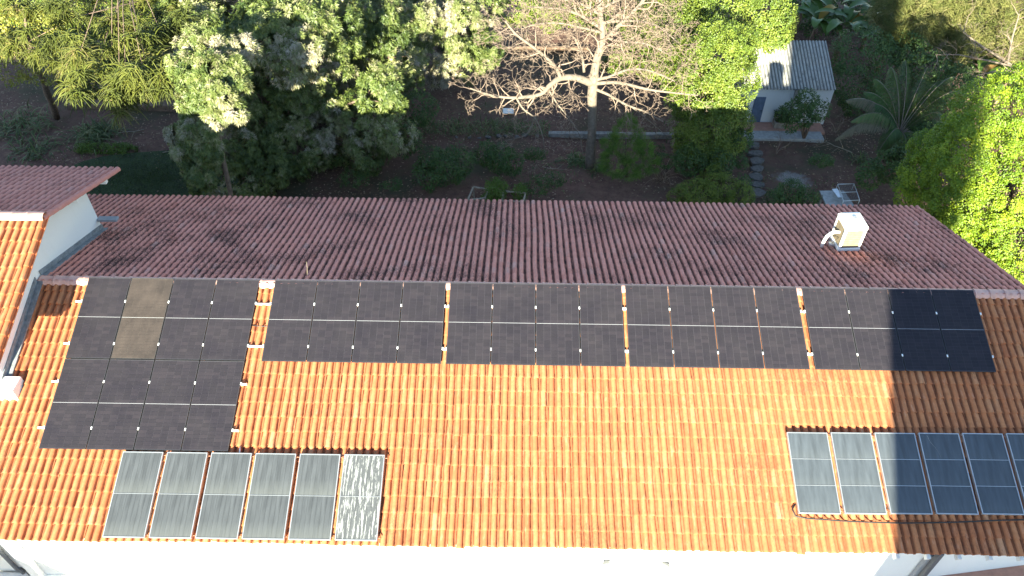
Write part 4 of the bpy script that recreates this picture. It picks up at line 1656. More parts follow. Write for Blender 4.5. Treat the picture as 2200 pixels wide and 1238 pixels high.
# ---- thin yellow-leaved tree at the far left
yt = empty('young_tree', onz(122, 250), 'thin leaning tree with small yellow green leaves at the far left', 'tree')
trunk(yt, [onz(122, 252), at(95, 180, 19.2), at(62, 95, 18.9), at(50, 20, 19.2)], [0.19, 0.16, 0.11, 0.05], M['bark'])
yb = [B(30, 140, 18.4, .8), B(75, 150, 17.8, .6), B(115, 140, 18.2, .8), B(35, 60, 19.5, .9), B(100, 60, 19.5, .8), B(10, 100, 19, .7)]
leafy('crown', crown_leaves(yb, 330, 14, 0.25, 0.12, 0.075), L['yellow'], yt)
mb = MB()
for i in range(9):
    branch_rec(mb, at(50 + rng.uniform(-25, 25), 120 + rng.uniform(-30, 20), 18.3), np.array([rng.uniform(-.6, .6), -0.5, -0.3]), 0.02, 0.8, 2, -0.3, 0.9)
mb.build('bare_twigs', M['twig_pale'], yt, smooth=True)

# ---- the bare tree in the middle
bt0 = onz(1268, 348)
BY = bt0[1] - 0.4
bare = empty('bare_tree', (bt0[0], bt0[1], G), 'large leafless pale barked tree with a wide arching limb, standing in the garden middle', 'tree')
T0 = np.array([at(1268, 350, BY)[0], BY, G - 0.1])
J = at(1273, 185, BY)
trunk(bare, [T0, at(1272, 265, BY), J, at(1276, 160, BY + .1)], [0.25, 0.21, 0.23, 0.24], M['bark_pale'], 12)


def limb(pts, r0, r1, twigs, name='limb', tw_len=0.9, depth=3, upw=0.15, spread=1.0, start=0.15):
    """a limb through given points with its own twigs as a child"""
    P = [np.array(p, float) for p in pts]
    Q = []
    n = len(P)
    for i in range(n - 1):
        p0, p1, p2, p3 = P[max(0, i - 1)], P[i], P[i + 1], P[min(n - 1, i + 2)]
        for k in range(4):
            t = k / 4
            Q.append(0.5 * ((2 * p1) + (-p0 + p2) * t + (2 * p0 - 5 * p1 + 4 * p2 - p3) * t * t + (-p0 + 3 * p1 - 3 * p2 + p3) * t ** 3))
    Q.append(P[-1])
    R = [r0 + (r1 - r0) * (i / (len(Q) - 1)) ** 0.8 for i in range(len(Q))]
    mb = MB()
    mb.tube(Q, R, 9)
    lo = mb.build(name, M['bark_pale'], bare, smooth=True)
    mb = MB()
    twigs = int(twigs * 1.7)
    for k in range(twigs):
        t = start + (1 - start) * (k + rng.uniform(0, 1)) / twigs
        i = min(len(Q) - 2, int(t * (len(Q) - 1)))
        d = unit(Q[i + 1] - Q[i])
        side = unit(np.cross(d, rand_dirs(1)[0]))
        branch_rec(mb, Q[i], d * 0.55 + side * spread + np.array([0, 0, 0.12]), min(R[i] * 0.5, 0.045), tw_len * rng.uniform(0.7, 1.35), depth, upw, 0.75, 0.009)
    if twigs:
        mb.build('twigs', M['twig_pale'], lo, smooth=True)
    return lo


def bp(*q):
    return [at(a, b, BY + c) for a, b, c in q]


limb(bp((1273, 180, 0), (1240, 168, -.2), (1205, 168, -.5), (1180, 185, -.9), (1160, 203, -1.2), (1110, 210, -1.5), (1060, 206, -1.6), (1010, 190, -1.8)), 0.20, 0.03, 17, tw_len=0.85)
limb(bp((1205, 168, -.5), (1190, 140, -.6), (1150, 105, -.6), (1110, 75, -.5), (1085, 45, -.3)), 0.10, 0.035, 9, tw_len=0.8)
limb(bp((1276, 162, 0.1), (1284, 120, .5), (1296, 85, .9), (1290, 40, 1.4), (1285, -30, 2)), 0.21, 0.13, 8, tw_len=1.1)
limb(bp((1296, 85, .9), (1330, 55, 1.0), (1375, 10, 1.4), (1400, -30, 1.8)), 0.12, 0.06, 12, tw_len=1.1)
limb(bp((1290, 60, 1.2), (1240, 30, 1.0), (1190, 18, 1.1), (1130, 15, 1.2)), 0.09, 0.03, 12, tw_len=1.0)
limb(bp((1288, 50, 1.2), (1350, 45, 1.6), (1410, 55, 2.0), (1460, 95, 2.2)), 0.08, 0.025, 11, tw_len=1.0)
limb(bp((1292, 70, 1.0), (1250, 60, .8), (1200, 50, .7), (1140, 55, .5), (1090, 80, .4)), 0.07, 0.02, 11, tw_len=0.9)
limb(bp((1296, 80, 1.0), (1340, 90, .8), (1390, 95, .6), (1440, 120, .4)), 0.07, 0.02, 11, tw_len=0.9)
limb(bp((1288, 30, 1.4), (1240, 5, 1.5), (1180, -20, 1.6)), 0.08, 0.03, 9, tw_len=1.0)
limb(bp((1288, 20, 1.5), (1330, 0, 1.6), (1390, -25, 1.8)), 0.08, 0.03, 9, tw_len=1.0)
limb(bp((1275, 172, 0), (1310, 165, -.1), (1350, 150, -.2), (1395, 152, -.4), (1450, 175, -.6)), 0.09, 0.025, 10, tw_len=0.8)
limb(bp((1276, 180, 0), (1330, 178, -.4), (1390, 192, -.7), (1450, 200, -.9), (1500, 205, -1)), 0.10, 0.025, 9, tw_len=0.75)
limb(bp((1275, 190, 0), (1310, 205, -.4), (1345, 225, -.8), (1385, 240, -1.0), (1425, 262, -1.1)), 0.08, 0.02, 9, tw_len=0.7)
limb(bp((1180, 195, -.9), (1195, 220, -1.3), (1215, 245, -1.5), (1235, 270, -1.6)), 0.05, 0.014, 6, tw_len=0.6, depth=2)
limb(bp((1110, 212, -1.5), (1125, 235, -1.7), (1150, 255, -1.8), (1165, 290, -1.9), (1172, 335, -1.8)), 0.05, 0.012, 6, tw_len=0.7, depth=2)
limb(bp((1150, 250, -1.8), (1130, 290, -1.8), (1085, 302, -1.8)), 0.03, 0.01, 4, tw_len=0.6, depth=2)
limb(bp((1215, 245, -1.5), (1245, 290, -1.6), (1252, 330, -1.5)), 0.03, 0.01, 4, tw_len=0.5, depth=2)
limb(bp((1255, 155, .1), (1250, 120, .2), (1235, 80, .3)), 0.07, 0.04, 5, tw_len=0.8)
limb(bp((1350, 225, -.8), (1395, 260, -.6), (1440, 300, -.4)), 0.03, 0.01, 4, tw_len=0.6, depth=2)

# ---- leafy green trees right of the bare tree
ft = empty('ficus_tree', onz(1530, 320), 'dense yellow green leafed tree crowding the left side of the shed', 'tree')
trunk(ft, [onz(1530, 325), at(1525, 260, 19.2), at(1530, 190, 19.3)], [0.2, 0.17, 0.13], M['bark'])
fb = [B(1545, 120, 19.4, 1.35), B(1490, 150, 19.0, 1.2), B(1575, 170, 18.5, 1.0), B(1510, 195, 18.2, 1.1), B(1570, 215, 17.9, .8), B(1590, 100, 20, .8), B(1530, 265, 18.0, 1.25), B(1500, 300, 17.8, 1.0), B(1565, 275, 17.9, .9), B(1475, 215, 18.5, .8), B(1480, 280, 18.0, .8), B(1545, 330, 17.2, .7)]
limbs_to(ft, np.array(at(1530, 190, 19.3)), fb[:6], 0.08, M['bark'], 2)
leafy('crown', cat_arrays([crown_leaves(fb, 620, 90, 0.33, 0.09, 0.062, lo=0.88, hi=1.1), crown_leaves(fb, 900, 22, 0.25, 0.09, 0.062, lo=0.5, hi=0.8)]), L['ficus'], ft)
for lab, base, bl, nn in (('bushy light green tree rising behind the ficus, left of the banana clump', (1600, 120), [B(1570, 30, 24.5, 1.7), B(1640, 25, 24.5, 1.5), B(1510, 20, 25, 1.4), B(1660, 60, 23.8, .9), B(1600, 75, 23.6, .8)], 620),
                          ('green bushy tree seen through the bare twigs, left of the ficus', (1420, 140), [B(1440, 45, 25, 1.6), B(1400, 110, 24, 1.3), B(1460, 105, 23.6, 1.0), B(1360, 110, 24.5, 0.9), B(1330, 130, 24.0, 0.7), B(1420, 150, 22.5, .7)], 560),
                          ('leafy green tree filling the gap behind the hanging conifer at the upper left', (200, 100), [B(60, 10, 27, 1.7), B(150, 20, 27, 1.6), B(240, 10, 27.5, 1.7), B(330, 15, 27, 1.6), B(400, 5, 28, 1.6), B(10, 60, 26, 1.3), B(200, 70, 25.5, 1.2), B(300, 70, 25.5, 1.2), B(110, 90, 25, 1.0)], 620),
                          ('low leafy tree behind the trunk of the bare tree at the top edge', (1180, 60), [B(1180, 10, 29, 1.3), B(1250, 5, 30, 1.5), B(1330, 20, 29, 1.5), B(1110, 5, 30, 1.2), B(1400, 5, 30, 1.5), B(1480, 10, 29, 1.2)], 520)):
    o = empty('broadleaf_tree', onz(*base), lab, 'tree', 'leafy trees at the back of the garden')
    tp = np.mean([b[0] for b in bl], 0)
    trunk(o, [onz(*base), (onz(*base) + tp) / 2, tp], [0.16, 0.13, 0.09], M['bark'])
    limbs_to(o, tp, bl, 0.06, M['bark'], 1)
    leafy('crown', cat_arrays([crown_leaves(bl, int(nn * 0.75), 64, 0.36, 0.10, 0.068, lo=0.85, hi=1.08), crown_leaves(bl, nn, 18, 0.26, 0.10, 0.068, lo=0.5, hi=0.8)]), L['ficus'], o)

# ---- the big bright tree at the right
rt = empty('bright_tree', (20.5, 10.5, G), 'big round tree with glowing lime leaves beside the right end of the rear roof', 'tree')
trunk(rt, [(20.5, 10.5, G - .1), (20.4, 10.4, -6.5), (20.3, 10.3, -5.0)], [0.32, 0.26, 0.2], M['bark'])
rb = [B(2140, 260, 12.0, 1.7), B(2185, 230, 12.5, 1.4), B(2120, 340, 11.0, 1.9), B(2180, 400, 10.0, 1.8), B(2110, 430, 10.2, 1.7), B(2160, 500, 9.2, 1.6), B(2040, 400, 11.6, 1.35), B(1990, 380, 12.2, .95), B(2010, 440, 11.6, 1.1), B(2060, 320, 12.2, 1.2),
      B(1955, 415, 12.2, .7), B(2220, 540, 8.8, 1.6), B(2195, 570, 8.4, 1.2), B(2000, 320, 13.0, .7), B(2230, 300, 12, 1.8)]
limbs_to(rt, np.array([20.3, 10.3, -5.0]), rb, 0.11, M['bark'], 1)
leafy('crown', cat_arrays([crown_leaves(rb, 1500, 110, 0.27, 0.085, 0.052, lo=0.9, hi=1.06, up=0.5), crown_leaves(rb, 2200, 22, 0.25, 0.09, 0.055, lo=0.55, hi=0.8)]), L['bright'], rt)


# ---- soft feathery trees at the upper right
def feathery(label, base, bl, n, mat, ln=0.40, wd=0.013, dro=0.10):
    o = empty('feathery_tree', onz(*base), label, 'tree', 'soft needled trees in the upper right corner')
    tp = np.mean([b[0] for b in bl], 0)
    trunk(o, [onz(*base), (onz(*base) + tp) / 2, tp], [0.18, 0.14, 0.08], M['bark'])
    limbs_to(o, tp, bl, 0.05, M['bark_pale'], 3)
    p, out = blob_surface(bl, n, 0.6, 1.05)
    k = 22
    m = len(p)
    pos = np.repeat(p, k, 0) + rng.normal(size=(m * k, 3)) * 0.11
    d = unit(np.repeat(out, k, 0) * 0.7 + rand_dirs(m * k) * 0.9 + np.array([0, 0, .15]))
    rn_ = np.clip(np.repeat(rng.uniform(0.1, 0.9, m), k) + rng.normal(size=m * k) * 0.12, 0, 1)
    leafy('crown', strands(pos, d, ln * rng.uniform(0.6, 1.2, m * k), wd, 2, rn_, dro), mat, o)


feathery('soft yellow green needled tree at the top edge, right of the banana clump', (1990, 90), [B(1960, 40, 26, 1.3), B(2000, 15, 27, 1.5), B(1930, 70, 25.5, .8), B(1985, 75, 25.4, .9), B(1920, 10, 27, 1.2)], 900, L['pine'])
feathery('soft pale green needled tree in the upper right corner behind the bare branch', (2140, 110), [B(2110, 50, 25.5, 1.6), B(2180, 30, 26, 1.8), B(2150, 100, 24.6, 1.2), B(2200, 110, 24.2, 1.1), B(2060, 60, 25.5, 1.0), B(2060, 110, 24, .7), B(2050, 10, 27, 1.5)], 1400, L['pine'])
rb2 = empty('leaning_bare_tree', onz(2215, 190), 'leafless grey tree leaning in from the right edge of the photo', 'tree')
mb = MB()
mb.tube([onz(2290, 300), at(2240, 210, 22.0), at(2200, 165, 21.8), at(2165, 135, 21.8)], [0.16, 0.13, 0.10, 0.075], 8)
mb.build('trunk', M['bark_pale'], rb2, smooth=True)
for pts in (((2165, 135, 21.8), (2110, 100, 21.7), (2070, 70, 21.8), (2080, 35, 21.9)), ((2175, 142, 21.8), (2120, 130, 21.5), (2060, 118, 21.3), (2010, 118, 21.2)), ((2190, 155, 21.8), (2150, 150, 21.4), (2090, 165, 21.2)), ((2165, 135, 21.8), (2175, 80, 22), (2190, 30, 22.2))):
    Q = [at(*q) for q in pts]
    mb = MB()
    mb.tube(Q, [0.06, 0.045, 0.03, 0.015][:len(Q)], 7)
    lb_ = mb.build('limb', M['bark_pale'], rb2, smooth=True)
    mb = MB()
    for i in range(9):
        j = rng.integers(0, len(Q) - 1)
        q = Q[j] + (Q[j + 1] - Q[j]) * rng.uniform(0.2, 1)
        branch_rec(mb, q, unit(Q[j + 1] - Q[j]) * 0.6 + rand_dirs(1)[0] * 0.9, 0.022, 0.75, 2, 0.2, 0.7, 0.007)
    mb.build('twigs', M['twig_pale'], lb_, smooth=True)


# ---- shrubs
def shrub(name, label, blobs, n, per, cr, ll, lw, mat, base, cat='shrub', group=None, stem=True, up=0.4):
    o = empty(name, (base[0], base[1], G), label, cat, group)
    if stem:
        tp = np.mean([b[0] for b in blobs], 0)
        mb = MB()
        for k in range(5):
            e = tp + rng.normal(size=3) * 0.3
            b0 = np.array([base[0], base[1], G - 0.05]) + rng.normal(size=3) * np.array([.08, .08, 0])
            mb.tube([b0, (b0 + e) / 2 + rng.normal(size=3) * 0.06, e], [0.03, 0.022, 0.01], 5)
        mb.build('stems', M['bark'], o, smooth=True)
    leafy('crown', crown_leaves(blobs, n, per, cr, ll, lw, up=up), mat, o)
    return o


tu = empty('thuja_bush', onz(1345, 380), 'feathery green conical conifer bush right of the bare tree trunk', 'bush')
tbl = [B(1345, 285, 16.6, .55), B(1345, 320, 16.2, .85), B(1325, 345, 16.0, .75), B(1375, 345, 16.0, .7), B(1350, 264, 16.8, .34), B(1312, 312, 16.3, .4), B(1385, 318, 16.2, .42), B(1362, 292, 16.3, .4), B(1310, 350, 15.9, .4), B(1398, 352, 15.9, .38), B(1350, 360, 15.5, .5)]
p, out = blob_surface(tbl, 620, 0.8, 1.1)
k = 26
pos = np.repeat(p, k, 0) + rng.normal(size=(len(p) * k, 3)) * 0.06
leafy('crown', strands(pos, unit(np.repeat(out, k, 0) + rand_dirs(len(pos)) * 0.6 + np.array([0, 0, .5])), 0.17 * rng.uniform(.6, 1.2, len(pos)), 0.006, 2, np.clip(np.repeat(rng.uniform(0, 1, len(p)), k) + rng.normal(size=len(pos)) * .1, 0, 1), 0.05), L['thuja'], tu)
trunk(tu, [onz(1345, 382), at(1345, 300, 16.4)], [0.07, 0.03], M['bark'], 7)


def strap_clump(label, base, n, ln, wd, h, mat, group, drp=0.22, spread=1.0):
    o = empty('strap_plant', (base[0], base[1], G), label, 'plant', group)
    b0 = np.array([base[0], base[1], G]) + rng.normal(size=(n, 3)) * np.array([spread * .38, spread * .30, 0.02])
    d = unit(rng.normal(size=(n, 3)) * np.array([.8, .8, .25]) + np.array([0, 0, h]))
    V, F, R = ribbon(b0, d, ln * rng.uniform(.6, 1.2, n), wd, 5, rng.uniform(0, 1, n), drp)
    leafy('leaves', (V, F, R), mat, o)
    return o


def ribbon(p0, d0, length, width, seg, rnd, droop, tip=0.1):
    """flat arching leaves"""
    n = len(p0)
    pts = [p0]
    d = unit(d0)
    hor = unit(np.cross(d, np.array([0, 0, 1.0]) + rng.normal(size=(n, 3)) * 0.1))
    st_ = np.broadcast_to(length, n)[:, None] / seg
    for i in range(seg):
        d = unit(d + np.array([0, 0, -1.0]) * droop * (1 + i * 0.35))
        pts.append(pts[-1] + d * st_)
    pts = np.stack(pts, 1)
    w = np.interp(np.linspace(0, 1, seg + 1), [0, 0.25, 0.7, 1], [0.6, 1, 0.85, tip])[None, :, None] * np.broadcast_to(width, n)[:, None, None] * 0.5
    A, Cc = pts - hor[:, None] * w, pts + hor[:, None] * w
    V = np.stack([A, Cc], 2).reshape(-1, 3)
    i0 = (np.arange(n)[:, None] * (seg + 1) + np.arange(seg)[None]).ravel() * 2
    F = np.stack([i0, i0 + 1, i0 + 3, i0 + 2], 1)
    return V, F, np.repeat(np.broadcast_to(rnd, n), (seg + 1) * 2)


SG = 'strap leaved plants in the shaded garden'
strap_clump('big clump of long arching strap leaves just above the lime hedge strip', onz(210, 288), 260, 1.15, 0.05, 0.7, L['strap'], SG, 0.2, 1.5)
strap_clump('dark spread of strap leaves at the far left edge of the garden', onz(45, 270), 240, 1.0, 0.05, 0.7, L['strap'], SG, 0.2, 2.2)
strap_clump('dark strap leaved clump left of the big arching one, beneath the thin tree', onz(75, 320), 160, 0.85, 0.05, 0.6, L['strap'], SG, 0.22, 1.6)
strap_clump('tight clump of strap leaves at the foot of the bare tree', onz(1240, 345), 170, 0.55, 0.045, 0.8, L['strap'], SG, 0.25, 0.9)
strap_clump('second tight strap leaf clump between the bare trunk and the conical bush', onz(1285, 362), 120, 0.5, 0.04, 0.8, L['strap'], SG, 0.25, 0.7)
strap_clump('dry arching grass plume plant right of the conical bush', onz(1420, 385), 50, 1.3, 0.025, 1.6, L['litter'], SG, 0.22, 0.5)
strap_clump('small strap leaved rosette beside the palm, nearest the concrete table', onz(1850, 345), 70, 0.6, 0.05, 0.8, L['strap'], SG, 0.2, 0.6)
# row of grassy edging behind the border stones
o = empty('edging_plants', onz(1050, 282), 'band of low grassy plants growing along the path behind the border stones', 'plants')
bb = np.array([onz(rng.uniform(905, 1180), rng.uniform(262, 292)) for _ in range(900)])
leafy('leaves', ribbon(bb, unit(rng.normal(size=(900, 3)) * .6 + np.array([0, 0, 1])), rng.uniform(.2, .5, 900), 0.035, 3, rng.uniform(0, 1, 900), 0.25), L['strap'], o)

lh = onz(228, 322)
o = empty('lime_hedge', (lh[0], lh[1], G), 'low strip of lime green ground plants edging the dark lawn', 'hedge')
hb = [((lh[0] + dx_, lh[1] + rng.normal() * .05, G + 0.1), (0.35, 0.3, 0.2)) for dx_ in np.linspace(-1.2, 1.25, 9)]
leafy('crown', crown_leaves(hb, 420, 18, 0.1, 0.06, 0.045), L['hedge'], o)

SH = 'leafy shrubs in the shaded garden'
shrub('shrub', 'loose dark green shrub beside the rear roof, left of the timber frames', [B(960, 360, 15.6, .75), B(920, 375, 15.2, .6), B(985, 345, 16.0, .6), B(930, 345, 16.2, .5)], 260, 16, .28, .16, .055, L['dark'], onz(955, 385), group=SH)
shrub('shrub', 'dark green shrub in the open soil, left of the bare tree trunk', [B(1075, 340, 16.6, .6), B(1100, 350, 16.2, .45), B(1045, 330, 17, .45)], 170, 16, .25, .16, .055, L['dark'], onz(1075, 362), group=SH)
shrub('weeds', 'bright leafy weeds growing between the two timber frames', [B(1066, 405, 14.4, .42), B(1060, 420, 14.0, .35)], 100, 16, .2, .17, .04, L['hedge'], onz(1066, 428), 'weeds', SH)
shrub('weeds', 'small bright weed growing through the right timber frame', [B(1116, 412, 14.4, .28)], 50, 14, .15, .13, .04, L['hedge'], onz(1116, 424), 'weeds', SH)
shrub('shrub', 'wide low privet mound against the rear eave, right of the conical bush', [B(1500, 415, 14.6, .75, (1.3, 1, .8)), B(1550, 405, 14.8, .75, (1.2, 1, .8)), B(1590, 420, 14.3, .6), B(1460, 425, 14.2, .5), B(1530, 385, 15.6, .6)], 620, 24, .17, .06, .045, L['ficus'], onz(1540, 430), group=SH)
shrub('shrub', 'dark bush between the pale gravel patch and the rear eave', [B(1700, 415, 14.6, .55), B(1735, 425, 14.2, .4), B(1665, 425, 14.2, .35)], 240, 18, .2, .08, .05, L['dark'], onz(1705, 430), group=SH)
shrub('shrub', 'tall dark bush against the right wall of the shed', [B(1850, 120, 24, 1.5), B(1840, 180, 23.2, 1.3), B(1890, 150, 23.6, 1.2), B(1900, 210, 22.6, 1.0), B(1855, 225, 22.4, .9)], 620, 20, .3, .11, .07, L['dark'], onz(1860, 235), group=SH)
shrub('shrub', 'dark undergrowth bush right of the palm, under the bright tree', [B(1960, 340, 16, .8), B(1915, 355, 15.4, .7), B(1870, 375, 15, .55), B(1990, 300, 17.2, .8)], 380, 18, .25, .11, .07, L['dark'], onz(1940, 385), group=SH)
shrub('shrub', 'dark leafy thicket below the soft trees, above the palm', [B(1990, 150, 22.5, 1.0), B(2060, 190, 21.5, 1.1), B(2000, 210, 21, .8), B(1950, 110, 24, .8)], 420, 18, .3, .14, .07, L['dark'], onz(2010, 240), group=SH)
shrub('shrub', 'spreading dark bush under the mango, at the left of the border stones', [B(900, 230, 19.5, .8), B(870, 300, 17.2, .7)], 170, 16, .25, .15, .05, L['dark'], onz(890, 280), group=SH)
shrub('shrub', 'dark hanging bush left of the shed step, under the ficus', [B(1480, 345, 16.6, .7), B(1545, 350, 16.4, .6), B(1590, 300, 17.6, .5)], 300, 18, .22, .09, .06, L['dark'], onz(1510, 380), group=SH)
shrub('ground_weeds', 'patch of short green weeds on the soil near the rear eave, middle of the garden', [B(1180, 385, 15.2, .5, (1.5, 1, .25)), B(1150, 405, 14.6, .4, (1.5, 1, .25))], 120, 14, .15, .09, .04, L['dark'], onz(1170, 395), 'weeds', SH, stem=False)
shrub('shrub', 'dark thicket behind the banana plants at the top edge', [B(1740, 10, 34, 1.5), B(1800, 0, 35, 1.7), B(1860, 10, 34, 1.5), B(1900, 50, 32, 1.0), B(1690, 40, 33, 1.0), B(1820, 50, 33, 1.2), B(1760, 65, 32, 1.0)], 560, 18, .33, .16, .09, L['dark'], onz(1800, 70), group=SH)
# small tree in front of the shed
so_ = empty('small_tree', onz(1727, 300), 'small green leaved tree growing before the white shed wall', 'tree')
b0 = onz(1727, 300)
mb = MB()
for e in (at(1728, 225, b0[1] - .2), at(1700, 245, b0[1] - .3), at(1755, 235, b0[1] - .1), at(1735, 260, b0[1] - .3)):
    mb.tube([b0, (b0 + e) / 2 + rng.normal(size=3) * .06, e], [0.06, 0.04, 0.015], 6)
mb.build('trunk', M['bark'], so_, smooth=True)
sbl = [B(1735, 215, b0[1] - .2, .42), B(1700, 240, b0[1] - .3, .4), B(1760, 235, b0[1] - .1, .4), B(1730, 250, b0[1] - .4, .4), B(1700, 265, b0[1] - .5, .3)]
leafy('crown', crown_leaves(sbl, 190, 13, .22, .17, .06), L['dark'], so_)
po_ = empty('potted_shrub', (pp[0], pp[1], G + 0.29), 'small leafy shrub growing in the square cement planter', 'plant')
leafy('crown', crown_leaves([((pp[0], pp[1], G + 0.75), .3), ((pp[0] + .25, pp[1], G + 0.6), .25)], 60, 13, .15, .14, .05), L['dark'], po_)
mb = MB()
mb.tube([(pp[0], pp[1], G + .28), (pp[0] + .02, pp[1], G + .7)], 0.02, 6)
mb.build('stem', M['bark'], po_)
for lab, a in (('pale bare bent shrub between the shed and the palm', (1795, 285)), ('pale bare bent shrub growing across the shed step', (1668, 330))):
    o = empty('bare_shrub', onz(*a), lab, 'shrub', 'leafless shrubs by the shed')
    mb = MB()
    for i in range(4):
        branch_rec(mb, onz(*a) + np.array([0, 0, -.02]), np.array([rng.uniform(-.6, .6), rng.uniform(-.4, .3), 0.9]), 0.03, 0.8, 2, 0.1, 0.8, 0.008)
    mb.build('twigs', M['twig_pale'], o, smooth=True)


# ---- coconut palm
pb = onz(1945, 335)
pc = at(1932, 288, pb[1] - 0.5)
palm = empty('coconut_palm', (pb[0], pb[1], G), 'young coconut palm with wide arching fronds right of the shed', 'palm tree')
trunk(palm, [(pb[0], pb[1], G - .1), (np.array([pb[0], pb[1], G]) + pc) / 2, pc], [0.2, 0.15, 0.12], M['bark'])


def frond(root, tip, sag, wid, dry=False):
    root, tip = np.array(root, float), np.array(tip, float)
    n = 34
    t = np.linspace(0, 1, n)[:, None]
    sag = sag * 1.7 + 0.04
    Lh = np.linalg.norm(tip - root)
    P = root + (tip - root) * t + np.array([0, 0, 1.0]) * (sag * Lh * 4 * t * (1 - t))
    mb_ = MB()
    mb_.tube(P[::3], [0.026 * (1 - 0.8 * x) + 0.004 for x in np.linspace(0, 1, len(P[::3]))], 5)
    nv = len(mb_.v)
    d = unit(np.gradient(P, axis=0))
    side = unit(np.cross(d, np.array([0, 0, 1.0])))
    tt = np.linspace(0.08, 1, 3 * n)
    q = np.stack([np.interp(tt, t[:, 0], P[:, i]) for i in range(3)], 1)
    dq = np.stack([np.interp(tt, t[:, 0], d[:, i]) for i in range(3)], 1)
    sq = np.stack([np.interp(tt, t[:, 0], side[:, i]) for i in range(3)], 1)
    ln = wid * np.sin(np.pi * np.clip(tt * 0.86 + 0.12, 0, 1)) ** 0.7
    lst = []
    for s_ in (-1, 1):
        dirn = unit(sq * s_ + dq * 0.75 + np.array([0, 0, 0.05]) + rng.normal(size=q.shape) * 0.06)
        lst.append(ribbon(q, dirn, ln * rng.uniform(.85, 1.1, len(q)), 0.030, 4, np.clip(rng.uniform(0.1, 0.8) + rng.normal(size=len(q)) * .12, 0, 1), 0.32, 0.08))
    V, F, R = cat_arrays(lst)
    mats = [L['palm_dry'] if dry else L['palm'], M['bark_pale']]
    Fr = np.array([f for f in mb_.f if len(f) == 4]) + len(V)
    V2 = np.concatenate([V, np.array(mb_.v)])
    F2 = np.concatenate([F, Fr])
    mi = np.concatenate([np.zeros(len(F), int), np.ones(len(Fr), int)])
    link('frond', raw_mesh('frond', V2, F2, mats, np.concatenate([R, np.zeros(nv)]), midx=mi), palm)


for px, py, dy, sag, dry in ((1820, 215, 0.5, .10, True), (1858, 198, 0.9, .10, False), (1915, 145, 1.6, .06, False), (1992, 145, 1.6, .08, False), (2020, 175, 1.4, .10, False), (2075, 200, 1.0, .12, False),
                             (1795, 300, -0.6, .14, True), (2005, 300, -0.4, .18, False), (1940, 360, -1.3, .20, False), (1960, 200, 1.2, .08, False), (1885, 330, -1.2, .2, False), (2030, 250, .3, .14, False), (1985, 340, -1.0, .2, False), (1880, 170, 1.3, .08, False), (1945, 130, 1.9, .05, False), (2050, 165, 1.5, .1, False), (1830, 260, -.2, .14, False), (2060, 300, -.3, .16, False), (1905, 350, -1.3, .2, False), (1850, 225, .4, .12, False)):
    frond(pc + rng.normal(size=3) * 0.05, at(px, py, pc[1] + dy), sag, 0.74, dry)


# ---- banana plants
def banana(label, base, h, nl, seed, dry=1):
    r = np.random.default_rng(seed)
    o = empty('banana_plant', (base[0], base[1], G), label, 'banana plant', 'banana plants beyond the shed')
    mb_ = MB()
    topc = np.array([base[0], base[1], G + h])
    mb_.tube([(base[0], base[1], G - .1), (base[0] + r.normal() * .05, base[1], G + h * .5), topc], [0.14, 0.11, 0.06], 8)
    mb_.build('stem', M['bark'], o, smooth=True)
    for k_ in range(nl):
        a = 2.4 * k_ + r.uniform(0, 1)
        up = r.uniform(0.5, 1.5)
        d = unit(np.array([math.cos(a), math.sin(a) - 0.15, up]))
        n = 14
        ln, w = r.uniform(1.7, 2.4), r.uniform(0.24, 0.33)
        P = [topc + d * 0.02]
        dd = d.copy()
        for i in range(n):
            dd = unit(dd + np.array([0, 0, -1.0]) * (0.05 + 0.012 * i))
            P.append(P[-1] + dd * ln / n)
        P = np.array(P)
        dg = unit(np.gradient(P, axis=0))
        sd = unit(np.cross(dg, [0, 0, 1.0]))
        nr = np.cross(sd, dg)
        t = np.linspace(0, 1, n + 1)
        wv = w * np.clip(np.sin(np.pi * np.clip((t - 0.13) / 0.87, 0, 1)) ** 0.55, 0, 1)
        wv[t < 0.13] = 0.012
        jag = 1 + r.uniform(-.14, .06, (2, n + 1))
        V = np.stack([P - sd * (wv * jag[0])[:, None] + nr * (wv * 0.35)[:, None], P - nr * 0.0, P + sd * (wv * jag[1])[:, None] + nr * (wv * 0.35)[:, None]], 1).reshape(-1, 3)
        i0 = np.arange(n) * 3
        F = np.concatenate([np.stack([i0, i0 + 1, i0 + 4, i0 + 3], 1), np.stack([i0 + 1, i0 + 2, i0 + 5, i0 + 4], 1)])
        m_ = L['banana_dry'] if k_ < dry else L['banana']
        link('leaf', raw_mesh('leaf', V, F, m_, np.full(len(V), r.uniform(0, 1)), smooth=True), o)


for i, (px, py, h, lab, dry) in enumerate(((1735, 118, 2.0, 'banana plant with one yellow leaf just behind the shed roof', 1), (1795, 125, 2.0, 'banana plant with a hanging orange brown leaf behind the right of the shed', 1), (1850, 105, 2.3, 'tall banana plant between the shed and the soft needled tree', 0),
                                          (1885, 150, 1.9, 'banana plant with broad pale leaf above the dark bush by the shed', 0), (1705, 80, 2.4, 'banana plant farthest back, left of the other banana plants', 1), (2070, 235, 1.9, 'banana plant right of the palm, below the bare leaning branches', 1),
                                          (2130, 240, 2.0, 'banana plant next to the top of the bright tree', 0), (2020, 205, 1.7, 'banana plant hidden in the thicket behind the palm fronds', 0))):
    banana(lab, onz(px, py), h, 11, 40 + i, dry)

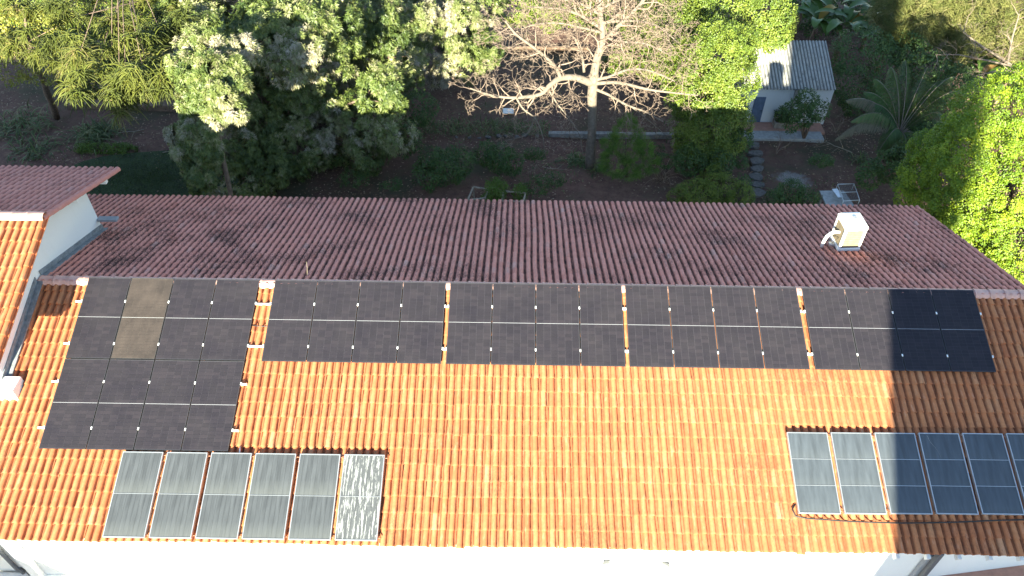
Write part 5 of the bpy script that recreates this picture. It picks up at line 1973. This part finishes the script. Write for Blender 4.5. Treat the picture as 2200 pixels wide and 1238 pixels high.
# ---- grass, litter and fallen leaves
n = 9000
gp_ = np.array([[lw_[0] + 0.3 + rx * 4.4, lw_[1] + 0.4 + ry * 2.4, G + 0.012] for rx, ry in rand_dirs(n)[:, :2] * np.sqrt(rng.uniform(0, 1, (n, 1)))])
leafy('grass', ribbon(gp_, unit(rng.normal(size=(n, 3)) * .6 + np.array([0, 0, 1])), rng.uniform(.06, .14, n), 0.02, 2, rng.uniform(0, 1, n), 0.2), L['grass'], kind='stuff')
n = 42000
lp = np.stack([rng.uniform(-30, 26, n), rng.uniform(9.5, 33, n), np.full(n, G + 0.005)], 1)
den = np.sin(lp[:, 0] * .8 + 1.3 * np.sin(lp[:, 1] * .5)) + np.sin(lp[:, 1] * 1.1 + lp[:, 0] * .3) + rng.normal(size=n) * .8
lp = lp[den > -0.3]
n = len(lp)
leafy('leaf_litter', leaf_arrays(lp, rng.normal(size=(n, 3)) * np.array([1, 1, .12]), np.array([0, 0, 1.0]) + rng.normal(size=(n, 3)) * .25, rng.uniform(.07, .17, n), rng.uniform(.04, .07, n), rng.uniform(0, 1, n)), L['litter'], kind='stuff')
n = 16000
wp = np.stack([rng.uniform(-30, 26, n), rng.uniform(9.5, 34, n), np.full(n, G + 0.0)], 1)
den = np.sin(wp[:, 0] * .55 + 2 + 1.1 * np.sin(wp[:, 1] * .7)) + np.sin(wp[:, 1] * .9 - wp[:, 0] * .45)
wp = wp[den > 0.75]
n = len(wp)
leafy('ground_cover', ribbon(wp, unit(rng.normal(size=(n, 3)) * .9 + np.array([0, 0, .8])), rng.uniform(.1, .3, n), 0.045, 2, rng.uniform(0, 1, n), 0.3), L['strap'], kind='stuff')

# ---- fallen branches and scraps on the shaded soil
for i, (lab, a, L_) in enumerate((('thin fallen branch lying on the soil left of the dark shrub', (1010, 345), 1.3), ('pale fallen twig on the soil below the bare tree', (1165, 360), 1.0),
                                  ('fallen branch lying behind the lime hedge strip', (310, 280), 1.2), ('fallen branch at the edge of the dark lawn', (350, 330), 0.9), ('dry fallen branch on the soil below the palm', (1830, 330), 1.4))):
    o = empty('fallen_branch', onz(*a), lab, 'branch', 'fallen branches on the garden soil')
    mb = MB()
    p = onz(*a) + np.array([0, 0, 0.05])
    d = unit(np.array([rng.uniform(-1, 1), rng.uniform(-.6, .6), 0.05]))
    branch_rec(mb, p, d, 0.025, L_, 1, -0.05, 0.35, 0.008)
    mb.build('wood', M['wood'], o, smooth=True)
for lab, bl, bs in (('low green weeds on the soil left of the strap clump at the bare trunk', [B(1150, 330, 17.0, .35, (1.5, 1, .4))], (1150, 335)), ('low weeds on the soil between the ficus and the conical bush', [B(1430, 345, 16.5, .4, (1.3, 1, .5)), B(1410, 320, 17.4, .3)], (1430, 355)),
                    ('low green weeds in front of the mango near the rear eave', [B(760, 385, 14.6, .45, (1.6, 1, .35)), B(840, 395, 14.4, .35, (1.4, 1, .35))], (790, 395)), ('low weeds at the edge of the gravel patch near the trolley', [B(1765, 345, 16.4, .4, (1.3, 1, .4))], (1765, 352)),
                    ('weeds growing along the path left of the stepping stones', [B(1590, 345, 16.6, .35, (.8, 1.6, .5)), B(1598, 390, 15.2, .3, (.8, 1.6, .5))], (1592, 365))):
    shrub('ground_weeds', lab, bl, 70, 14, .14, .09, .045, L['dark'], onz(*bs), 'weeds', SH, stem=False)
